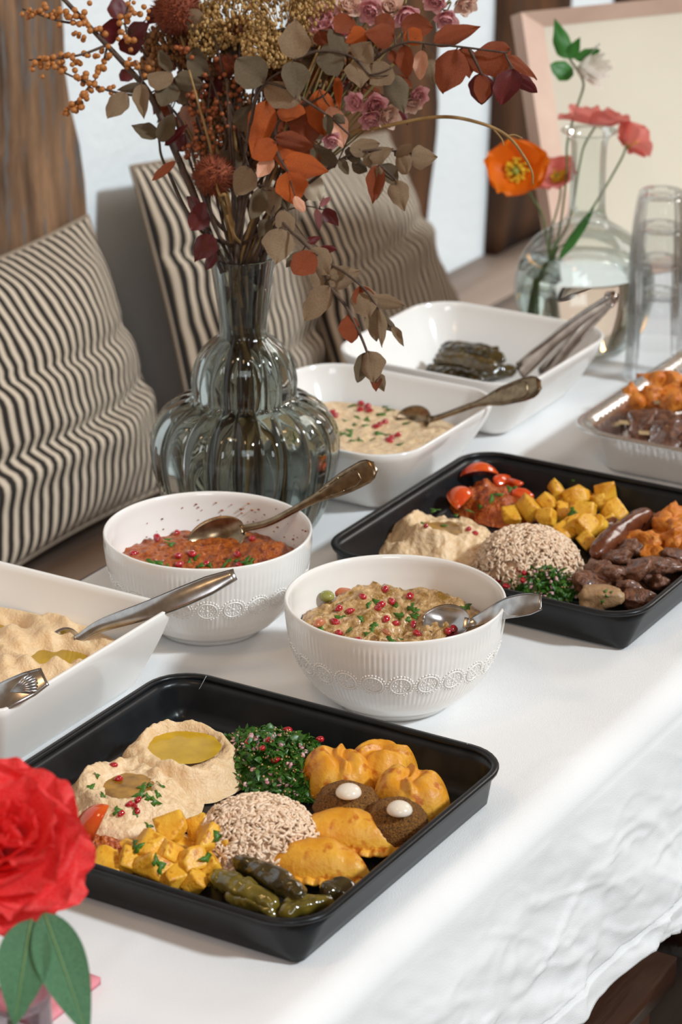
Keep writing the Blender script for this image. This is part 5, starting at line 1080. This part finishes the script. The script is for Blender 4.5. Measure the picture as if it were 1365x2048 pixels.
# poppies in the bud vase
BT = BC+Vector((0, 0, .118)); DBV = (BT-Vector((0, 0, CAMH))).dot(CF)
def pv(px, py, dd=0.): return PD(px, py, DBV+dd)
POPO = fm_('orange_poppy_petal', (.88, .17, .004), (.90, .25, .006), .5, 40, transl=.4); POPP = fm_('coral_poppy_petal', (.86, .26, .23), (.88, .36, .30), .5, 40, transl=.45)
YEL = fm_('yellow_stamen', (.75, .42, .01), (.80, .52, .03), .6, 200); PIST = fm_('green_pistil', (.28, .32, .04), (.36, .40, .08), .5, 200)
GSTEM = fm_('green_stem', (.07, .12, .03), (.12, .17, .05), .5, 80); GLEAF = fm_('green_leaf', (.025, .14, .018), (.05, .22, .03), .45, 60, transl=.2)
def flower_frame(c, ax, s):
    x = ax.orthogonal().normalized(); return basis(c, x, ax.cross(x), ax, (s, s, s))
def poppy(label, px, py, R, ax, mat, tilt, npet, seed, stem, dd=0.):
    c = pv(px, py, dd); s = R*DBV/5400; t = thing('poppy', label, 'flower', c, 'poppies in the bud vase'); q = np.random.default_rng(seed); m = flower_frame(c, ax, s)
    for i in range(npet):
        V, F = petal_vf(1.45, 1.02, .30, .06, seed+i*1.3, 14, 13); a = 6.283*i/npet+q.normal(0, .15); V = V@rotm(math.pi/2-tilt+q.normal(0, .10)+(0 if i % 2 else .12), 0, 0).T+np.array([0, .05, -.02*(i % 2)]); obj('petal', (V@rotm(0, 0, a).T, F), mat, t, m)
    its = []
    for k in range(70):
        a, r, h = q.uniform(0, 6.283), q.uniform(.12, .36), q.uniform(.16, .30); p1 = np.array([r*math.cos(a), r*math.sin(a), h]); its.append(tube([[.1*math.cos(a), .1*math.sin(a), 0], p1], .012, 4)); its.append((ICO[1][0]*np.array([.05, .05, .04])+p1, ICO[1][1]))
    stuff(obj('stamens', join(its), YEL, t, m)); obj('pistil', lathe([(.04, 0), (.11, .08), (.12, .2), (.14, .24), (.02, .27)], 16), PIST, t, m)
    pts = [c-ax*s*.05]+[pv(x, y, dd*(1-k/len(stem))) for k, (x, y) in enumerate(stem)]+[BC+Vector((q.uniform(-.006, .006), q.uniform(-.006, .006), .03))]; obj('stem', tube(pts, .0014, 7, 40), GSTEM, t); return t
poppy('large open orange poppy facing forward, in the bud vase', 1033, 345, 70, (-CF*1.+CU*.12-CR*.1).normalized(), POPO, 1.15, 5, 1, [(1065, 395), (1085, 430), (1094, 480), (1099, 512)], -.02)
poppy('flat coral poppy seen edge-on before the carafe mouth', 1192, 250, 72, (CU*.96+CR*.18-CF*.20).normalized(), POPP, 1.38, 5, 2, [(1170, 290), (1160, 330), (1140, 440), (1108, 512)], .01)
poppy('coral poppy turned away at the end of a slanting stem', 1255, 292, 52, (CU*.55+CR*.55+CF*.35).normalized(), POPP, .95, 5, 3, [(1240, 325), (1190, 410), (1140, 480), (1110, 512)], .0)
poppy('coral poppy half hidden behind the orange one', 1122, 358, 48, (-CF*.65-CR*.45+CU*.5).normalized(), POPP, 1.25, 5, 4, [(1120, 400), (1102, 470), (1102, 512)], .02)
t = thing('white_flower', 'white ragged flower with green leaves above the carafe mouth', 'flower', pv(1180, 140, .0)); c = pv(1155, 140, 0); ax = (CR*.9+CU*.05-CF*.45).normalized(); s = 72*DBV/5400
WPET = fm_('white_petal', (.84, .80, .72), (.90, .87, .82), .6, 60, transl=.5)
for k in range(26):
    V, F = petal_vf(.34, 1.0, .15, .05, k*1.7, 8, 5); tl = .15+.85*(k/26); a = k*2.399; obj('petal', ((V@rotm(math.pi/2-tl, 0, 0).T)@rotm(0, 0, a).T, F), WPET, t, flower_frame(c, ax, s*br.uniform(.8, 1.05)))
for bx, by, tx, ty, wd in ((1140, 118, 1108, 38, 42), (1140, 118, 1160, 74, 28), (1150, 118, 1202, 100, 24), (1148, 150, 1100, 130, 42)):
    b, tp = pv(bx, by, -.01), pv(tx, ty, -.015); wv = wd*DBV/5400; put('leaf', mesh('leaf', *LVF[br.randrange(8)], GLEAF), t, frame(b, tp-b, -CF+CR*.2, (wv, (tp-b).length, wv)))
obj('stem', tube([pv(1140, 118), pv(1155, 140), pv(1168, 168), pv(1158, 205), pv(1148, 235), pv(1135, 290), pv(1134, 350), pv(1120, 460), pv(1105, 512), BC+Vector((0, 0, .035))], .0015, 7, 50), GSTEM, t)
b, tp = pv(1118, 520, -.01), pv(1188, 415, -.02); put('leaf', mesh('leaf', *LVF[2], GLEAF), t, frame(b, tp-b, -CF-CR*.4, (.012, (tp-b).length, .02)))

# red camellia closest to the camera
FC = P(30, 2205, 0); DF = 1.80
def pf(px, py, dd=0.): return PD(px, py, DF+dd)
RED = fm_('red_silk_petal', (.92, .020, .028), (.95, .13, .12), .55, 40, transl=.45)
t = thing('camellia', 'large ruffled red flower with green leaves, closest to the camera', 'flower', pf(8, 1690)); c = pf(8, 1690, .02); ax = (-CF*.8+CU*.5+CR*.22).normalized(); m = flower_frame(c, ax, .060); q = np.random.default_rng(2); PME = [mesh('petal', *petal_vf(1.25, 1., .36, .05, k*2.3, 14, 13), RED) for k in range(4)]
for lay, (n, tilt, l, h) in enumerate(((3, .15, .50, .10), (5, .45, .66, .05), (6, .75, .84, .0), (7, 1.05, .95, -.08), (8, 1.38, 1.0, -.16), (8, 1.75, 1.0, -.22))):
    for i in range(n):
        a = 6.283*i/n+lay*.37+q.normal(0, .08); R = Matrix.Rotation(a, 4, 'Z') @ Matrix.Translation((0, .06, h)) @ Matrix.Rotation(math.pi/2-tilt+q.normal(0, .07), 4, 'X') @ Matrix.Rotation(q.normal(0, .15), 4, 'Y') @ Matrix.Diagonal((l*.95, l, l, 1)); put('petal', PME[(i+lay) % 4], t, m @ R)
BL = M('camellia_leaf', (.05, .16, .07), .42, (.10, .25, .12), 45, transl=.1, bump=.0006, bscale=90)
def big_leaf(k):
    n, mm = 22, 15; V = []
    for i in range(n):
        tt = i/(n-1); h = .5*np.sin(np.pi*tt**.72)**.85*(1-.1*tt) if 0 < tt < 1 else .01
        for j in range(mm):
            x = 2*j/(mm-1)-1; V.append([h*x, tt, .35*(h*x)**2+.10*math.sin(tt*3)-.018*max(0, 1-abs(x)*6)+.012*abs(math.sin((tt-abs(x)*.18)*26))*(1-abs(x))])
    return np.array(V), gridF(n, mm)
for bx, by, tx, ty, wd in ((62, 1838, 30, 2052, 110), (88, 1825, 178, 2075, 106)):
    b, tp = pf(bx, by, .0), pf(tx, ty, -.02); wv = wd*DF/5400; o = put('leaf', mesh('leaf', *big_leaf(1), BL), t, frame(b, tp-b, -CF+CU*.4, (wv, (tp-b).length, wv)))
    d0 = frame(b, tp-b, -CF+CU*.4, (wv, (tp-b).length, wv)); pr = [d0 @ Vector((0, y_, .35*0+.10*math.sin(y_*3)-.006)) for y_ in np.linspace(0, .95, 14)]; 
    link(bpy.data.objects.new('midrib', mesh('midrib', *tube(pr, [.0012, .0004], 6), M('leaf_midrib', (.16, .26, .08), .5))), o, None) if False else obj('midrib', tube(pr, [.0010, .0004], 6), M('leaf_midrib', (.14, .24, .08), .5), o)
obj('stem', tube([c-ax*.02, pf(20, 1860, .02), FC+Vector((0, 0, .06)), FC+Vector((0, 0, .012))], .0028, 8, 24), GSTEM, t)
v = thing('flower_vase', 'small grey-tinted glass vase at the table corner holding the red flower', 'vase', FC)
V, F = lathe([(.026, 0), (.029, .003), (.029, .05), (.028, .082), (.029, .090), (.0282, .0905), (.027, .082), (.0272, .05), (.027, .006)], 48); obj('vase_body', (V, F[:-1]), thin_glass('grey_glass', (.80, .78, .80), .6), v, Matrix.Translation(FC))
np_ = P(112, 2010, 0); tag(obj('pink_napkin', box(np_.x-.045, np_.x+.010, np_.y-.03, np_.y+.042, .0002, .006, (10, 10, 2), .0015, 5), M('pink_paper', (.72, .22, .26), .8, (.76, .30, .34), 30)), 'folded pink paper napkin lying behind the red flower leaves', 'napkin')
